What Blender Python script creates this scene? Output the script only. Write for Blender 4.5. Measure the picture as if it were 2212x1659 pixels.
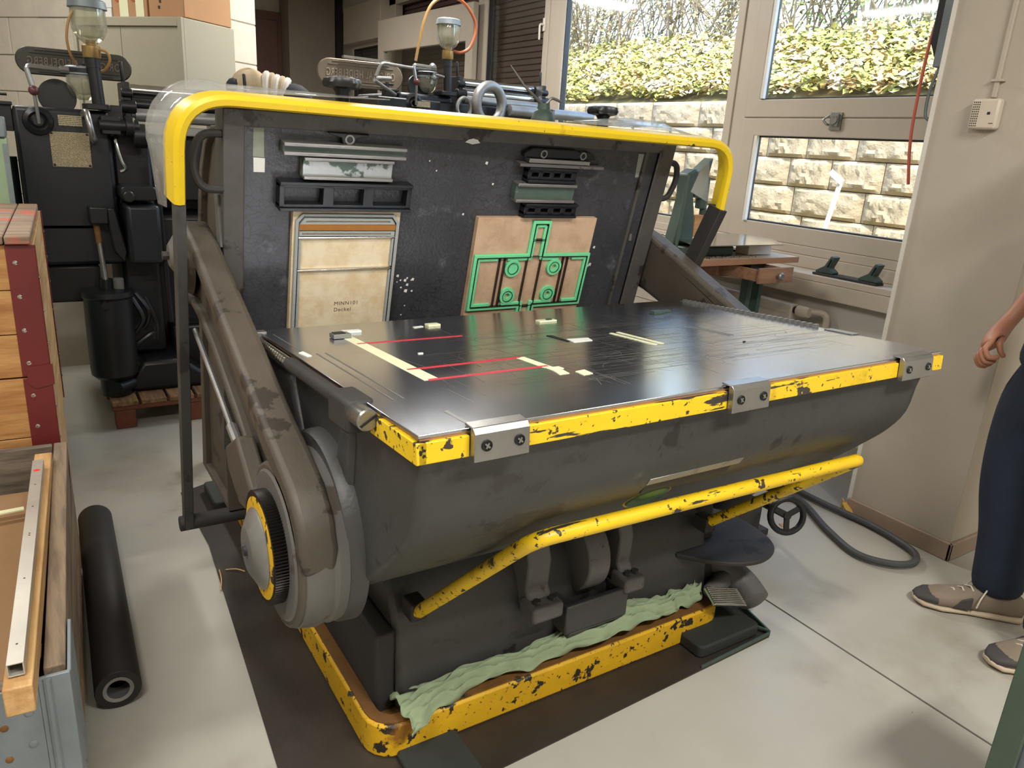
import bpy, bmesh, math, random
from mathutils import Vector, Matrix
import numpy as np
random.seed(7)
for o in list(bpy.data.objects): bpy.data.objects.remove(o)
SC = bpy.context.scene
COL = SC.collection

# ---------------------------------------------------------------- camera, sky, sun, added fill lamps, exposure
cam_d = bpy.data.cameras.new('camera')
cam_d.sensor_fit = 'HORIZONTAL'; cam_d.sensor_width = 36.0
cam_d.lens = 1624.2015 / 2212 * 36.0
cam_d.clip_start = 0.02; cam_d.clip_end = 200
cam = bpy.data.objects.new('camera', cam_d); COL.objects.link(cam)
_R = Matrix.Rotation(-0.579365427, 3, 'Z') @ Matrix.Rotation(1.265014031, 3, 'X') @ Matrix.Rotation(0.063005815, 3, 'Z')
cam.matrix_world = Matrix.Translation((0, 0, 1.45)) @ _R.to_4x4()
SC.camera = cam

world = bpy.data.worlds.new('sky'); SC.world = world; world.use_nodes = True
wn = world.node_tree.nodes; wl = world.node_tree.links
bg = wn['Background']
sky = wn.new('ShaderNodeTexSky'); sky.sky_type = 'NISHITA'; sky.sun_disc = False
sky.sun_elevation = math.radians(52); sky.sun_rotation = math.radians(217)
sky.air_density = 1.0; sky.dust_density = 0.7; sky.ozone_density = 1.0
wl.new(sky.outputs[0], bg.inputs[0]); bg.inputs[1].default_value = 1.0

sun_d = bpy.data.lights.new('sun', 'SUN'); sun_d.energy = 2.3; sun_d.angle = math.radians(0.6); sun_d.color = (1, .92, .76)
sun = bpy.data.objects.new('sun', sun_d); COL.objects.link(sun)
sun.rotation_euler = Vector((.38, .52, -.77)).to_track_quat('-Z', 'Y').to_euler()
sun.location = (0, -4, 12)

def fill_lamp(x, y, e, sx=1.2, sy=.3, col=(1, .965, .91)):  # unseen area lamp added below the ceiling to fill the room with light
    l = bpy.data.lights.new('fill_lamp', 'AREA'); l.shape = 'RECTANGLE'; l.size = sx; l.size_y = sy
    l.energy = e; l.color = col
    o = bpy.data.objects.new('fill_lamp', l); COL.objects.link(o); o.location = (x, y, 3.08)
fill_lamp(-.6, .2, 34); fill_lamp(1.4, -.8, 50); fill_lamp(-1.2, 2.6, 18); fill_lamp(2.3, 4.7, 40, .3, 1.2); fill_lamp(-.5, 5.2, 16, .3, 1.2); fill_lamp(2.0, 7.6, 22)
VS = SC.view_settings
SC.display_settings.display_device = 'sRGB'
VS.view_transform = 'Standard'; VS.look = 'None'; VS.gamma = 1.0; VS.exposure = 1.1; VS.use_curve_mapping = False

# ---------------------------------------------------------------- helpers
def lin(h):
    h = h.lstrip('#'); v = [int(h[i:i+2], 16) / 255 for i in (0, 2, 4)]
    return tuple(c / 12.92 if c <= .04045 else ((c + .055) / 1.055) ** 2.4 for c in v)
def shade(c, k): return tuple(min(1, max(0, x * k)) for x in c)

MATS = {}
def mat(name, col, rough=.5, metal=0., var=.12, vs=5., bump=0., bs=60., spots=(), stretch=(1, 1, 1), spec=.5, rvar=0.):
    """procedural painted / metal / plaster surface: colour noise, coloured worn spots, fine relief"""
    m = bpy.data.materials.new(name); m.use_nodes = True
    nt = m.node_tree; N = nt.nodes; L = nt.links
    b = N['Principled BSDF']; b.inputs['Roughness'].default_value = rough; b.inputs['Metallic'].default_value = metal
    b.inputs['Specular IOR Level'].default_value = spec
    c = lin(col) if isinstance(col, str) else col
    tc = N.new('ShaderNodeTexCoord'); mp = N.new('ShaderNodeMapping'); mp.inputs['Scale'].default_value = stretch
    L.new(tc.outputs['Object'], mp.inputs[0])
    n = N.new('ShaderNodeTexNoise'); n.inputs['Scale'].default_value = vs; n.inputs['Detail'].default_value = 7; n.inputs['Roughness'].default_value = .62
    L.new(mp.outputs[0], n.inputs['Vector'])
    r = N.new('ShaderNodeValToRGB'); r.color_ramp.elements[0].position = .3; r.color_ramp.elements[1].position = .72
    r.color_ramp.elements[0].color = (*shade(c, 1 - var), 1); r.color_ramp.elements[1].color = (*shade(c, 1 + var), 1)
    L.new(n.outputs[0], r.inputs[0]); out = r.outputs[0]
    for i, s in enumerate(spots):
        sc, th, scale = s[0], s[1], s[2]; soft = s[3] if len(s) > 3 else .02
        n2 = N.new('ShaderNodeTexNoise'); n2.inputs['Scale'].default_value = scale; n2.inputs['Detail'].default_value = 8; n2.inputs['Roughness'].default_value = .6
        mp2 = N.new('ShaderNodeMapping'); mp2.inputs['Location'].default_value = (3.1 * (i + 1), 1.7 * i, .9 * i)
        mp2.inputs['Scale'].default_value = s[4] if len(s) > 4 else (1, 1, 1)
        L.new(tc.outputs['Object'], mp2.inputs[0]); L.new(mp2.outputs[0], n2.inputs['Vector'])
        r2 = N.new('ShaderNodeValToRGB'); r2.color_ramp.elements[0].position = th; r2.color_ramp.elements[1].position = min(1, th + soft)
        L.new(n2.outputs[0], r2.inputs[0])
        mx = N.new('ShaderNodeMix'); mx.data_type = 'RGBA'
        L.new(r2.outputs[0], mx.inputs[0]); L.new(out, mx.inputs[6]); mx.inputs[7].default_value = (*(lin(sc) if isinstance(sc, str) else sc), 1)
        out = mx.outputs[2]
    L.new(out, b.inputs['Base Color'])
    if rvar:
        mr = N.new('ShaderNodeMapRange'); mr.inputs[3].default_value = max(.02, rough - rvar); mr.inputs[4].default_value = min(1, rough + rvar)
        L.new(n.outputs[0], mr.inputs[0]); L.new(mr.outputs[0], b.inputs['Roughness'])
    if bump:
        n3 = N.new('ShaderNodeTexNoise'); n3.inputs['Scale'].default_value = bs; n3.inputs['Detail'].default_value = 5
        L.new(mp.outputs[0], n3.inputs['Vector'])
        bp = N.new('ShaderNodeBump'); bp.inputs['Strength'].default_value = bump; bp.inputs['Distance'].default_value = .01
        L.new(n3.outputs[0], bp.inputs['Height']); L.new(bp.outputs[0], b.inputs['Normal'])
    MATS[name] = m; return m
def wood(name, c1, c2, stretch, rough=.55, vs=3., pale=None):
    sp = [(pale, .53, 4, .1)] if pale else []
    m = mat(name, c1, rough, 0, .1, vs, .15, 40, sp, stretch)
    r = [n for n in m.node_tree.nodes if n.type == 'VALTORGB'][0].color_ramp
    r.elements[0].color = (*lin(c2), 1); r.elements[1].color = (*lin(c1), 1); r.elements[0].position = .36; r.elements[1].position = .6
    return m
def clear(name, col=(1, 1, 1), gloss=.06, haze=.0, hazecol=(.8, .8, .8)):
    m = bpy.data.materials.new(name); m.use_nodes = True; nt = m.node_tree; N = nt.nodes; L = nt.links
    N.remove(N['Principled BSDF']); o = N['Material Output']
    t = N.new('ShaderNodeBsdfTransparent'); t.inputs[0].default_value = (*col, 1)
    g = N.new('ShaderNodeBsdfGlossy'); g.inputs['Roughness'].default_value = .05
    f = N.new('ShaderNodeLayerWeight'); f.inputs[0].default_value = .25
    mr = N.new('ShaderNodeMapRange'); mr.inputs[3].default_value = gloss; mr.inputs[4].default_value = min(1, gloss * 6)
    L.new(f.outputs['Fresnel'], mr.inputs[0])
    mx = N.new('ShaderNodeMixShader'); L.new(mr.outputs[0], mx.inputs[0]); L.new(t.outputs[0], mx.inputs[1]); L.new(g.outputs[0], mx.inputs[2])
    last = mx
    if haze:
        d = N.new('ShaderNodeBsdfDiffuse'); d.inputs[0].default_value = (*hazecol, 1)
        nz = N.new('ShaderNodeTexNoise'); nz.inputs['Scale'].default_value = 14; nz.inputs['Detail'].default_value = 6
        tc = N.new('ShaderNodeTexCoord'); L.new(tc.outputs['Object'], nz.inputs['Vector'])
        m2 = N.new('ShaderNodeMapRange'); m2.inputs[1].default_value = .3; m2.inputs[2].default_value = .75
        m2.inputs[3].default_value = haze * .6; m2.inputs[4].default_value = min(1, haze * 1.5); L.new(nz.outputs[0], m2.inputs[0])
        mh = N.new('ShaderNodeMixShader'); L.new(m2.outputs[0], mh.inputs[0]); L.new(mx.outputs[0], mh.inputs[1]); L.new(d.outputs[0], mh.inputs[2]); last = mh
    L.new(last.outputs[0], o.inputs[0]); MATS[name] = m; return m

def children_tag(o, label=None, cat=None, group=None, kind=None):
    if label: o['label'] = label
    if cat: o['category'] = cat
    if group: o['group'] = group
    if kind: o['kind'] = kind
    return o
tag = children_tag
def thing(name, label, cat, loc=(0, 0, 0), group=None):
    o = bpy.data.objects.new(name, None); COL.objects.link(o); o.location = loc; o.empty_display_size = .05
    return tag(o, label, cat, group)

class MB:
    def __init__(s, T=None): s.v = []; s.f = []; s.T = T
    def add(s, vs, fs):
        k = len(s.v)
        s.v += [tuple(s.T @ Vector(p)) if s.T is not None else tuple(p) for p in vs]
        s.f += [tuple(i + k for i in f) for f in fs]; return s
    def box(s, x0, x1, y0, y1, z0, z1):
        return s.add([(x0,y0,z0),(x1,y0,z0),(x1,y1,z0),(x0,y1,z0),(x0,y0,z1),(x1,y0,z1),(x1,y1,z1),(x0,y1,z1)],
                     [(0,3,2,1),(4,5,6,7),(0,1,5,4),(1,2,6,5),(2,3,7,6),(3,0,4,7)])
    def obox(s, c, d, R):
        h = [x / 2 for x in d]; pts = []
        for z in (-1, 1):
            for x, y in ((-1,-1),(1,-1),(1,1),(-1,1)): pts.append(Vector(c) + R @ Vector((x*h[0], y*h[1], z*h[2])))
        return s.add(pts, [(0,3,2,1),(4,5,6,7),(0,1,5,4),(1,2,6,5),(2,3,7,6),(3,0,4,7)])
    def bar(s, p0, p1, w, d, up=(0, 0, 1)):
        p0 = Vector(p0); p1 = Vector(p1); t = (p1 - p0); l = t.length; t.normalize(); u = Vector(up)
        a = t.cross(u); a = a.normalized() if a.length > 1e-4 else t.orthogonal().normalized(); b = a.cross(t)
        return s.obox((p0 + p1) / 2, (w, l, d), Matrix((a, t, b)).transposed())
    def prism(s, pts, ax, a, b):
        n = len(pts)
        def P(p, t): return {'x': (t, p[0], p[1]), 'y': (p[0], t, p[1]), 'z': (p[0], p[1], t)}[ax]
        vs = [P(p, a) for p in pts] + [P(p, b) for p in pts]
        return s.add(vs, [tuple(range(n)), tuple(range(2*n-1, n-1, -1))] + [(i, (i+1) % n, n+(i+1) % n, n+i) for i in range(n)])
    def ring(s, outer, inner, ax, a, b):
        n = len(outer)
        def P(p, t): return {'x': (t, p[0], p[1]), 'y': (p[0], t, p[1]), 'z': (p[0], p[1], t)}[ax]
        vs = [P(p, t) for t in (a, b) for q in (outer, inner) for p in q]; fs = []
        for i in range(n):
            j = (i + 1) % n
            fs += [(i, j, n+j, n+i), (2*n+i, 3*n+i, 3*n+j, 2*n+j), (i, 2*n+i, 2*n+j, j), (n+i, n+j, 3*n+j, 3*n+i)]
        return s.add(vs, fs)
    def cyl(s, p0, p1, r0, r1=None, n=16):
        return s.tube([p0, p1], [r0, r0 if r1 is None else r1], n)
    def tube(s, path, r, n=8, closed=False, caps=True, flat=1.):
        P = [Vector(p) for p in path]; m = len(P); rs = r if isinstance(r, (list, tuple)) else [r] * m
        T = []
        for i in range(m):
            a = P[(i-1) % m] if (closed or i > 0) else P[i]; b = P[(i+1) % m] if (closed or i < m-1) else P[i]
            t = (b - a); T.append(t.normalized() if t.length > 1e-9 else Vector((0, 0, 1)))
        u = T[0].orthogonal().normalized(); vs = []
        if abs(T[0].z) < .9: u = T[0].cross(Vector((0, 0, 1))).normalized()
        for i in range(m):
            u = (u - T[i] * u.dot(T[i])); u.normalize(); w = T[i].cross(u)
            for k in range(n):
                a = 2 * math.pi * k / n; vs.append(P[i] + (u * math.cos(a) + w * math.sin(a) * flat) * rs[i])
        fs = []
        for i in range(m if closed else m - 1):
            j = (i + 1) % m
            for k in range(n): fs.append((i*n+k, i*n+(k+1) % n, j*n+(k+1) % n, j*n+k))
        if caps and not closed: fs += [tuple(range(n-1, -1, -1)), tuple(range((m-1)*n, m*n))]
        return s.add(vs, fs)
    def lathe(s, prof, o, ax='z', n=20, cap=True):
        o = Vector(o); vs = []; fs = []; m = len(prof)
        A = {'z': (Vector((1,0,0)), Vector((0,1,0)), Vector((0,0,1))), 'x': (Vector((0,1,0)), Vector((0,0,1)), Vector((1,0,0))), 'y': (Vector((0,0,1)), Vector((1,0,0)), Vector((0,1,0)))}[ax] if isinstance(ax, str) else ax
        for r, h in prof:
            for k in range(n):
                a = 2 * math.pi * k / n; vs.append(o + A[2] * h + (A[0] * math.cos(a) + A[1] * math.sin(a)) * r)
        for i in range(m - 1):
            for k in range(n): fs.append((i*n+k, i*n+(k+1) % n, (i+1)*n+(k+1) % n, (i+1)*n+k))
        if cap: fs += [tuple(range(n-1, -1, -1)), tuple(range((m-1)*n, m*n))]
        return s.add(vs, fs)
    def ball(s, c, r, n=12, sc=(1, 1, 1)):
        c = Vector(c); vs = []; fs = []; m = n // 2
        vs.append(c + Vector((0, 0, -r * sc[2])))
        for i in range(1, m):
            th = math.pi * i / m
            for k in range(n):
                a = 2 * math.pi * k / n
                vs.append(c + Vector((r*sc[0]*math.sin(th)*math.cos(a), r*sc[1]*math.sin(th)*math.sin(a), -r*sc[2]*math.cos(th))))
        vs.append(c + Vector((0, 0, r * sc[2]))); t = len(vs) - 1
        for k in range(n): fs.append((0, 1+(k+1) % n, 1+k)); fs.append((t, t-n+k, t-n+(k+1) % n))
        for i in range(m - 2):
            for k in range(n): fs.append((1+i*n+k, 1+i*n+(k+1) % n, 1+(i+1)*n+(k+1) % n, 1+(i+1)*n+k))
        return s.add(vs, fs)
    def grid(s, fn, nu, nv):
        vs = [fn(i / nu, j / nv) for j in range(nv + 1) for i in range(nu + 1)]
        return s.add(vs, [(j*(nu+1)+i, j*(nu+1)+i+1, (j+1)*(nu+1)+i+1, (j+1)*(nu+1)+i) for j in range(nv) for i in range(nu)])
    def mesh(s, name, m=None, smooth=35, normals=True):
        me = bpy.data.meshes.new(name); me.from_pydata(s.v, [], s.f)
        if normals:
            b = bmesh.new(); b.from_mesh(me); bmesh.ops.recalc_face_normals(b, faces=b.faces[:]); b.to_mesh(me); b.free()
        if smooth:
            me.shade_smooth(); me.set_sharp_from_angle(angle=math.radians(smooth))
        if m: me.materials.append(MATS[m] if isinstance(m, str) else m)
        me.update(); return me
    def build(s, name, m, parent=None, bevel=0., smooth=35, seg=2, label=None, normals=True):
        o = bpy.data.objects.new(name, s.mesh(name, m, smooth, normals)); COL.objects.link(o)
        if parent is not None: adopt(o, parent)
        if bevel:
            bv = o.modifiers.new('bevel', 'BEVEL'); bv.width = bevel; bv.segments = seg; bv.limit_method = 'ANGLE'; bv.angle_limit = math.radians(40)
        if label: o['label'] = label
        return o
def adopt(o, p):
    o.parent = p
    o.matrix_parent_inverse = Matrix.Translation(-p.location)
def piece(src, loc=(0, 0, 0), parent=None, scale=None):
    """a copy that shares its mesh, shifted in place"""
    c = src.copy(); COL.objects.link(c); c.location = loc
    if scale: c.scale = scale
    return c
def circ(cy, cz, r, n=24, a0=0, a1=2*math.pi, end=False):
    m = n if not end else n - 1
    return [(cy + r * math.cos(a0 + (a1-a0) * i / m), cz + r * math.sin(a0 + (a1-a0) * i / m)) for i in range(n)]
def rrect(x0, x1, y0, y1, r, n=5):
    out = []
    for cx, cy, a in ((x1-r, y1-r, 0), (x0+r, y1-r, 90), (x0+r, y0+r, 180), (x1-r, y0+r, 270)):
        for i in range(n + 1):
            t = math.radians(a + 90 * i / n); out.append((cx + r * math.cos(t), cy + r * math.sin(t)))
    return out
def smoothpath(pts, n=6):
    P = [Vector(p) for p in pts]; out = []
    for i in range(len(P) - 1):
        p0 = P[max(0, i-1)]; p1 = P[i]; p2 = P[i+1]; p3 = P[min(len(P)-1, i+2)]
        for k in range(n):
            t = k / n
            out.append(.5 * ((2*p1) + (p2-p0)*t + (2*p0-5*p1+4*p2-p3)*t*t + (3*p1-p0-3*p2+p3)*t**3))
    out.append(P[-1]); return out
def roundpath(pts, r, n=6):
    P = [Vector(p) for p in pts]; out = [P[0]]
    for i in range(1, len(P) - 1):
        a = (P[i-1] - P[i]); b = (P[i+1] - P[i]); q = min(r, a.length * .49, b.length * .49)
        A = P[i] + a.normalized() * q; B = P[i] + b.normalized() * q
        for k in range(n + 1):
            t = k / n; out.append(A * (1-t)**2 + P[i] * 2*t*(1-t) + B * t*t)
    out.append(P[-1]); return out
def text_mb(txt, size, T, depth=.0005, mirror=False, spacing=1.0, mb=None):
    cu = bpy.data.curves.new('lettering', 'FONT'); cu.body = txt; cu.size = size; cu.extrude = depth; cu.space_character = spacing
    ob = bpy.data.objects.new('lettering', cu); COL.objects.link(ob)
    me = bpy.data.meshes.new_from_object(ob.evaluated_get(bpy.context.evaluated_depsgraph_get()))
    mb = mb or MB(); w = max(v.co.x for v in me.vertices)
    vs = [T @ Vector(((w - v.co.x) if mirror else v.co.x, v.co.y, v.co.z)) for v in me.vertices]
    k = len(mb.v); mb.v += [tuple(v) for v in vs]; mb.f += [tuple(i + k for i in p.vertices) for p in me.polygons]
    bpy.data.objects.remove(ob); bpy.data.curves.remove(cu); bpy.data.meshes.remove(me); return mb, w
# ---------------------------------------------------------------- materials
mat('floor', '#a9a69c', .38, 0, .10, 1.3, .03, 30, [('#8a8373', .54, 1.6, .22), ('#7a7264', .66, 5, .14), ('#4f483e', .72, 60, .02)], rvar=.1)
mat('plaster', '#b3a99a', .85, 0, .06, 2, .06, 60, [('#8d8375', .72, 5, .1)])
mat('white_plaster', '#cfcac0', .85, 0, .05, 2, .05, 60)
mat('ceiling', '#d8d4cc', .9, 0, .03, 2)
mat('frame', '#b4a999', .45, 0, .05, 3)
mat('frame_light', '#d8d3ca', .4, 0, .04, 3)
mat('seal', '#23262b', .5)
mat('sill', '#b7ab9a', .5, 0, .08, 3)
mat('base_tile', '#9c8877', .6, 0, .08, 5)
mat('block', '#cfc6b6', .9, 0, .07, 6, .25, 25)
mat('mortar', '#8f8676', .95, 0, .1, 8)
mat('shutter', '#5c4741', .55, .2, .12, 3)
mat('brown_door', '#5b3a30', .6, 0, .1, 3)
mat('grey_column', '#83796c', .7, 0, .06, 2)
mat('dark_gap', '#2b2622', .8)
mat('radiator', '#b9afa1', .5)
mat('stone', '#b9a585', .95, 0, .10, 9, 1.0, 34)
mat('soil', '#6e6136', 1, 0, .3, 6, .5, 20)
mat('branch', '#7d6a4e', .9, 0, .25, 9)
def leafmat(name, cols, scale):
    m = mat(name, cols[0], .55, 0, 0, 1); nt = m.node_tree; N = nt.nodes; L = nt.links
    v = N.new('ShaderNodeTexVoronoi'); v.inputs['Scale'].default_value = scale
    tc = N.new('ShaderNodeTexCoord'); L.new(tc.outputs['Object'], v.inputs['Vector'])
    s = N.new('ShaderNodeSeparateColor'); L.new(v.outputs['Color'], s.inputs[0])
    r = N.new('ShaderNodeValToRGB'); r.color_ramp.interpolation = 'CONSTANT'
    while len(r.color_ramp.elements) < len(cols): r.color_ramp.elements.new(.5)
    for i, c in enumerate(cols): r.color_ramp.elements[i].position = i / len(cols); r.color_ramp.elements[i].color = (*lin(c), 1)
    L.new(s.outputs[0], r.inputs[0]); L.new(r.outputs[0], N['Principled BSDF'].inputs['Base Color'])
    N['Principled BSDF'].inputs['Subsurface Weight'].default_value = 0
leafmat('ivy', ['#b3a24e', '#c9b377', '#a39a44', '#d2c29a', '#ba9858', '#8f8d3e', '#c4b168'], 9)
leafmat('shrub_green', ['#7f9442', '#93a355', '#aeb56a', '#667a35'], 9)
leafmat('shrub_brown', ['#a58a5c', '#8e8a4c', '#b59a72', '#7c7a42', '#94754f'], 9)

def crackle(name, scale):
    m = MATS[name]; nt = m.node_tree; N = nt.nodes; L = nt.links; b = N['Principled BSDF']
    src = b.inputs['Base Color'].links[0].from_socket; tc = N.new('ShaderNodeTexCoord')
    v = N.new('ShaderNodeTexVoronoi'); v.feature = 'DISTANCE_TO_EDGE'; v.inputs['Scale'].default_value = scale
    nz = N.new('ShaderNodeTexNoise'); nz.inputs['Scale'].default_value = 9; nz.inputs['Detail'].default_value = 3
    ad = N.new('ShaderNodeMix'); ad.data_type = 'RGBA'; ad.inputs[0].default_value = .12
    L.new(tc.outputs['Object'], ad.inputs[6]); L.new(nz.outputs['Color'], ad.inputs[7]); L.new(tc.outputs['Object'], nz.inputs['Vector']); L.new(ad.outputs[2], v.inputs['Vector'])
    r = N.new('ShaderNodeValToRGB'); r.color_ramp.elements[0].position = .0; r.color_ramp.elements[1].position = .07
    r.color_ramp.elements[0].color = (1, 1, 1, 1); r.color_ramp.elements[1].color = (0, 0, 0, 1); L.new(v.outputs[0], r.inputs[0])
    n2 = N.new('ShaderNodeTexNoise'); n2.inputs['Scale'].default_value = 3; L.new(tc.outputs['Object'], n2.inputs['Vector'])
    mu = N.new('ShaderNodeMath'); mu.operation = 'MULTIPLY'; L.new(r.outputs[0], mu.inputs[0]); L.new(n2.outputs[0], mu.inputs[1])
    mx = N.new('ShaderNodeMix'); mx.data_type = 'RGBA'; L.new(mu.outputs[0], mx.inputs[0]); L.new(src, mx.inputs[6]); mx.inputs[7].default_value = (.02, .02, .022, 1)
    L.new(mx.outputs[2], b.inputs['Base Color'])
DK = '#2c2825'
mat('yellow', '#e6c41c', .38, 0, .07, 5, .04, 60, [('#3a342c', .68, 13, .012), ('#3a342c', .68, 60, .02), ('#b88f12', .66, 16, .1)])
mat('yellow_worn', '#e0ba1a', .4, 0, .08, 5, .06, 60, [('#9c7d1c', .60, 7, .12), ('#37322c', .60, 22, .012), ('#37322c', .63, 70, .02), ('#37322c', .60, 5, .015, (1, 9, 9))])
mat('yellow_base', '#d2a416', .55, 0, .12, 6, .15, 50, [('#2b2620', .585, 20, .02), ('#2b2620', .62, 70, .03), ('#8a5c18', .66, 5, .08)])
mat('rust_top', '#6e4a1e', .75, 0, .2, 12, .2, 60, [('#2b2118', .6, 9, .05)])
mat('cast', '#3e3e3d', .48, .0, .14, 4, .12, 70, [('#292726', .60, 4.2, .012), ('#363432', .60, 13, .03), ('#5f5b55', .7, 9, .1)])
mat('cast_side', '#4d463d', .55, .0, .18, 5, .12, 60, [('#332d28', .60, 7, .015), ('#625a4c', .68, 5, .03)])
mat('cast_dark', '#2e2c2b', .68, .0, .2, 5, .1, 60, [('#191818', .62, 6, .03)])
mat('cast_light', '#5f5d5b', .5, .0, .12, 4, .1, 60, [('#4a4038', .62, 7, .015)])
mat('bed_rim', '#504e4b', .5, .15, .18, 9, .12, 80, [('#2e2724', .58, 11, .05), ('#6a6763', .72, 30, .03)])
mat('bed_panel', '#414247', .42, .2, .25, 5, .12, 120, [('#65686d', .60, 14, .16), ('#b9bbbb', .80, 34, .01)])
crackle('bed_panel', 46)
mat('steel', '#9a9a98', .32, .9, .12, 8, .05, 80, [('#6b675f', .62, 14, .1)])
mat('steel_dull', '#8e8e8c', .45, .7, .15, 9, .06, 80)
mat('chrome', '#c9c9c6', .16, 1, .06, 5)
mat('gear', '#2f2c29', .4, .7, .2, 20)
mat('black_iron', '#17181b', .42, .1, .25, 6, .05, 60)
mat('black_plastic', '#16171a', .35, 0, .15, 6)
mat('navy_iron', '#191c22', .4, .1, .25, 5, .05, 50)
mat('green_paint', '#4d5f55', .5, .1, .15, 9, .06, 60, [('#8b8f8c', .64, 22, .02)])
mat('green_silver', '#a3a7a8', .4, .5, .1, 9, .06, 60, [('#4a5a4f', .52, 12, .03)])
mat('press_green', '#41524a', .5, .1, .15, 7, .05, 60)
mat('oily_plate', '#332d27', .5, .1, .3, 3, .1, 40, [('#1d1a18', .58, 2.5, .2), ('#57493a', .66, 6, .12)])
mat('rubber', '#262b28', .75, 0, .2, 6, .1, 50)
mat('ply_light', '#d8bf95', .55, 0, .06, 3); mat('foam_grey', '#9da3a3', .8, 0, .05, 20, .2, 200)
wood('ply_pale', '#e8d9bb', '#d9c29a', (9, 1.6, 9), .5, 2.2)
wood('ply_tan', '#c9aa8e', '#b99a7d', (9, 1.6, 9), .5, 2.2)
mat('foam_green', '#74d89c', .75, 0, .05, 20, .2, 200)
mat('foam_brown', '#a06a2c', .8, 0, .08, 20, .2, 200)
mat('rule_steel', '#4c4742', .3, .8, .1, 10)
mat('ink', '#4a3320', .9); mat('dark_ink', '#3a342c', .8)
mat('tape_cream', '#dfe0bb', .6, 0, .05, 10); mat('tape_red', '#c23440', .5, 0, .06, 10); mat('paper', '#dadbd6', .7, 0, .04, 10)
mat('tape_old', '#8d9284', .7, 0, .12, 20)
wood('pine', '#c2935a', '#a06c3a', (.9, 9, 9), .5, 3)
wood('pine_side', '#c9a878', '#ab8452', (9, .9, 9), .55, 3)
wood('lid_wood', '#97806a', '#75604f', (1.2, 9, 9), .65, 3, '#c8503c')
wood('grey_wood', '#7b6e5f', '#544a40', (1, 9, 9), .8, 4)
wood('grey_wood_y', '#8a7760', '#5d5043', (9, .8, 9), .8, 4)
wood('beam_wood', '#c9a470', '#aa7f4c', (9, .8, 9), .6, 3)
wood('pallet_wood', '#8a6a48', '#5c4430', (9, .9, 9), .8, 4)
mat('pallet_red', '#6b3a26', .8, 0, .2, 8, .1, 50)
mat('crate_red', '#6b2424', .38, 0, .1, 5, .04, 40)
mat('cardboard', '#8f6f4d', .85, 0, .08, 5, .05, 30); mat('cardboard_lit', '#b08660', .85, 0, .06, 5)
mat('galv', '#7b8489', .5, .4, .14, 7, .08, 50, [('#6a4a35', .74, 25, .03)])
mat('tube_black', '#1d1a19', .6, .0, .3, 5, .08, 50)
mat('cabinet', '#a59f8c', .5, 0, .03, 2); mat('cabinet_side', '#b3b5ae', .5, 0, .03, 2)
mat('plate_text_base', '#b8a988', .5, .2, .1, 6)
mat('brass', '#a58a5c', .35, .8, .15, 9)
mat('hose_tan', '#a17c48', .45); mat('hose_orange', '#a85a36', .4); mat('cable_red', '#b4513c', .5)
mat('maroon', '#5b2f30', .35); mat('sign_cast', '#3c3a33', .45, .35, .15, 9)
mat('sign_letter', '#a89a88', .5, .2, .1, 9); mat('sign_cast_light', '#75695a', .5, .3, .15, 9)
mat('table_wood', '#a5795a', .45, 0, .1, 4); mat('table_top', '#c7b49c', .5, 0, .06, 4)
wood('drawer_wood', '#a07a5e', '#85604a', (1, 9, 9), .5, 3)
mat('white_box', '#d6cdbf', .6); mat('plastic_white', '#cbbfae', .45, 0, .03, 4)
mat('hose_dark', '#454648', .6, 0, .15, 12, .1, 80); mat('ribbon', '#c9a24a', .7)
mat('navy', '#182233', .9, 0, .2, 14, .15, 180); mat('navy_shirt', '#141c28', .9, 0, .2, 10, .1, 120)
mat('skin', '#b07a60', .5, 0, .06, 14, .05, 90); mat('hair', '#3a2b20', .7, 0, .2, 30)
mat('shoe_suede', '#7d7060', .85, 0, .1, 14, .1, 140); mat('shoe_dark', '#3d3a39', .7, 0, .1, 14); mat('shoe_sole', '#b7a68e', .6); mat('lace', '#c7bdb0', .8)
mat('eye', '#e5ded6', .3); mat('lip', '#96584a', .5)
mat('cap_cloth', '#b3a184', .85, 0, .1, 9, .1, 90); mat('white_cloth', '#d3cbc2', .85, 0, .08, 9); mat('dark_cloth', '#23262c', .85, 0, .1, 9)
mat('rag', '#8c9b7b', .85, 0, .12, 7, .1, 60, [('#7db3a0', .60, 3.2, .15), ('#5f6a50', .68, 9, .1)])
mat('can_green', '#4a4c3c', .5, .1, .15, 9); mat('green_metal', '#47584c', .5, .1, .15, 6); mat('pale_green', '#8ba383', .5, 0, .1, 6)
mat('motor', '#3b3938', .5, .1, .2, 6); mat('blue_label', '#46668a', .5)
mat('emblem', '#2f5c3a', .4); mat('red_dot', '#d8362e', .5); mat('alu', '#b9b5aa', .4, .5, .1, 8)
clear('glass', (.97, .99, .98), .04)
clear('cup_glass', (.86, .86, .78), .08, .16, (.75, .75, .66))
clear('plexi', (.94, .95, .94), .05, .22, (.62, .62, .60))
clear('plexi_thin', (.9, .92, .93), .06, .22, (.6, .62, .64))
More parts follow.
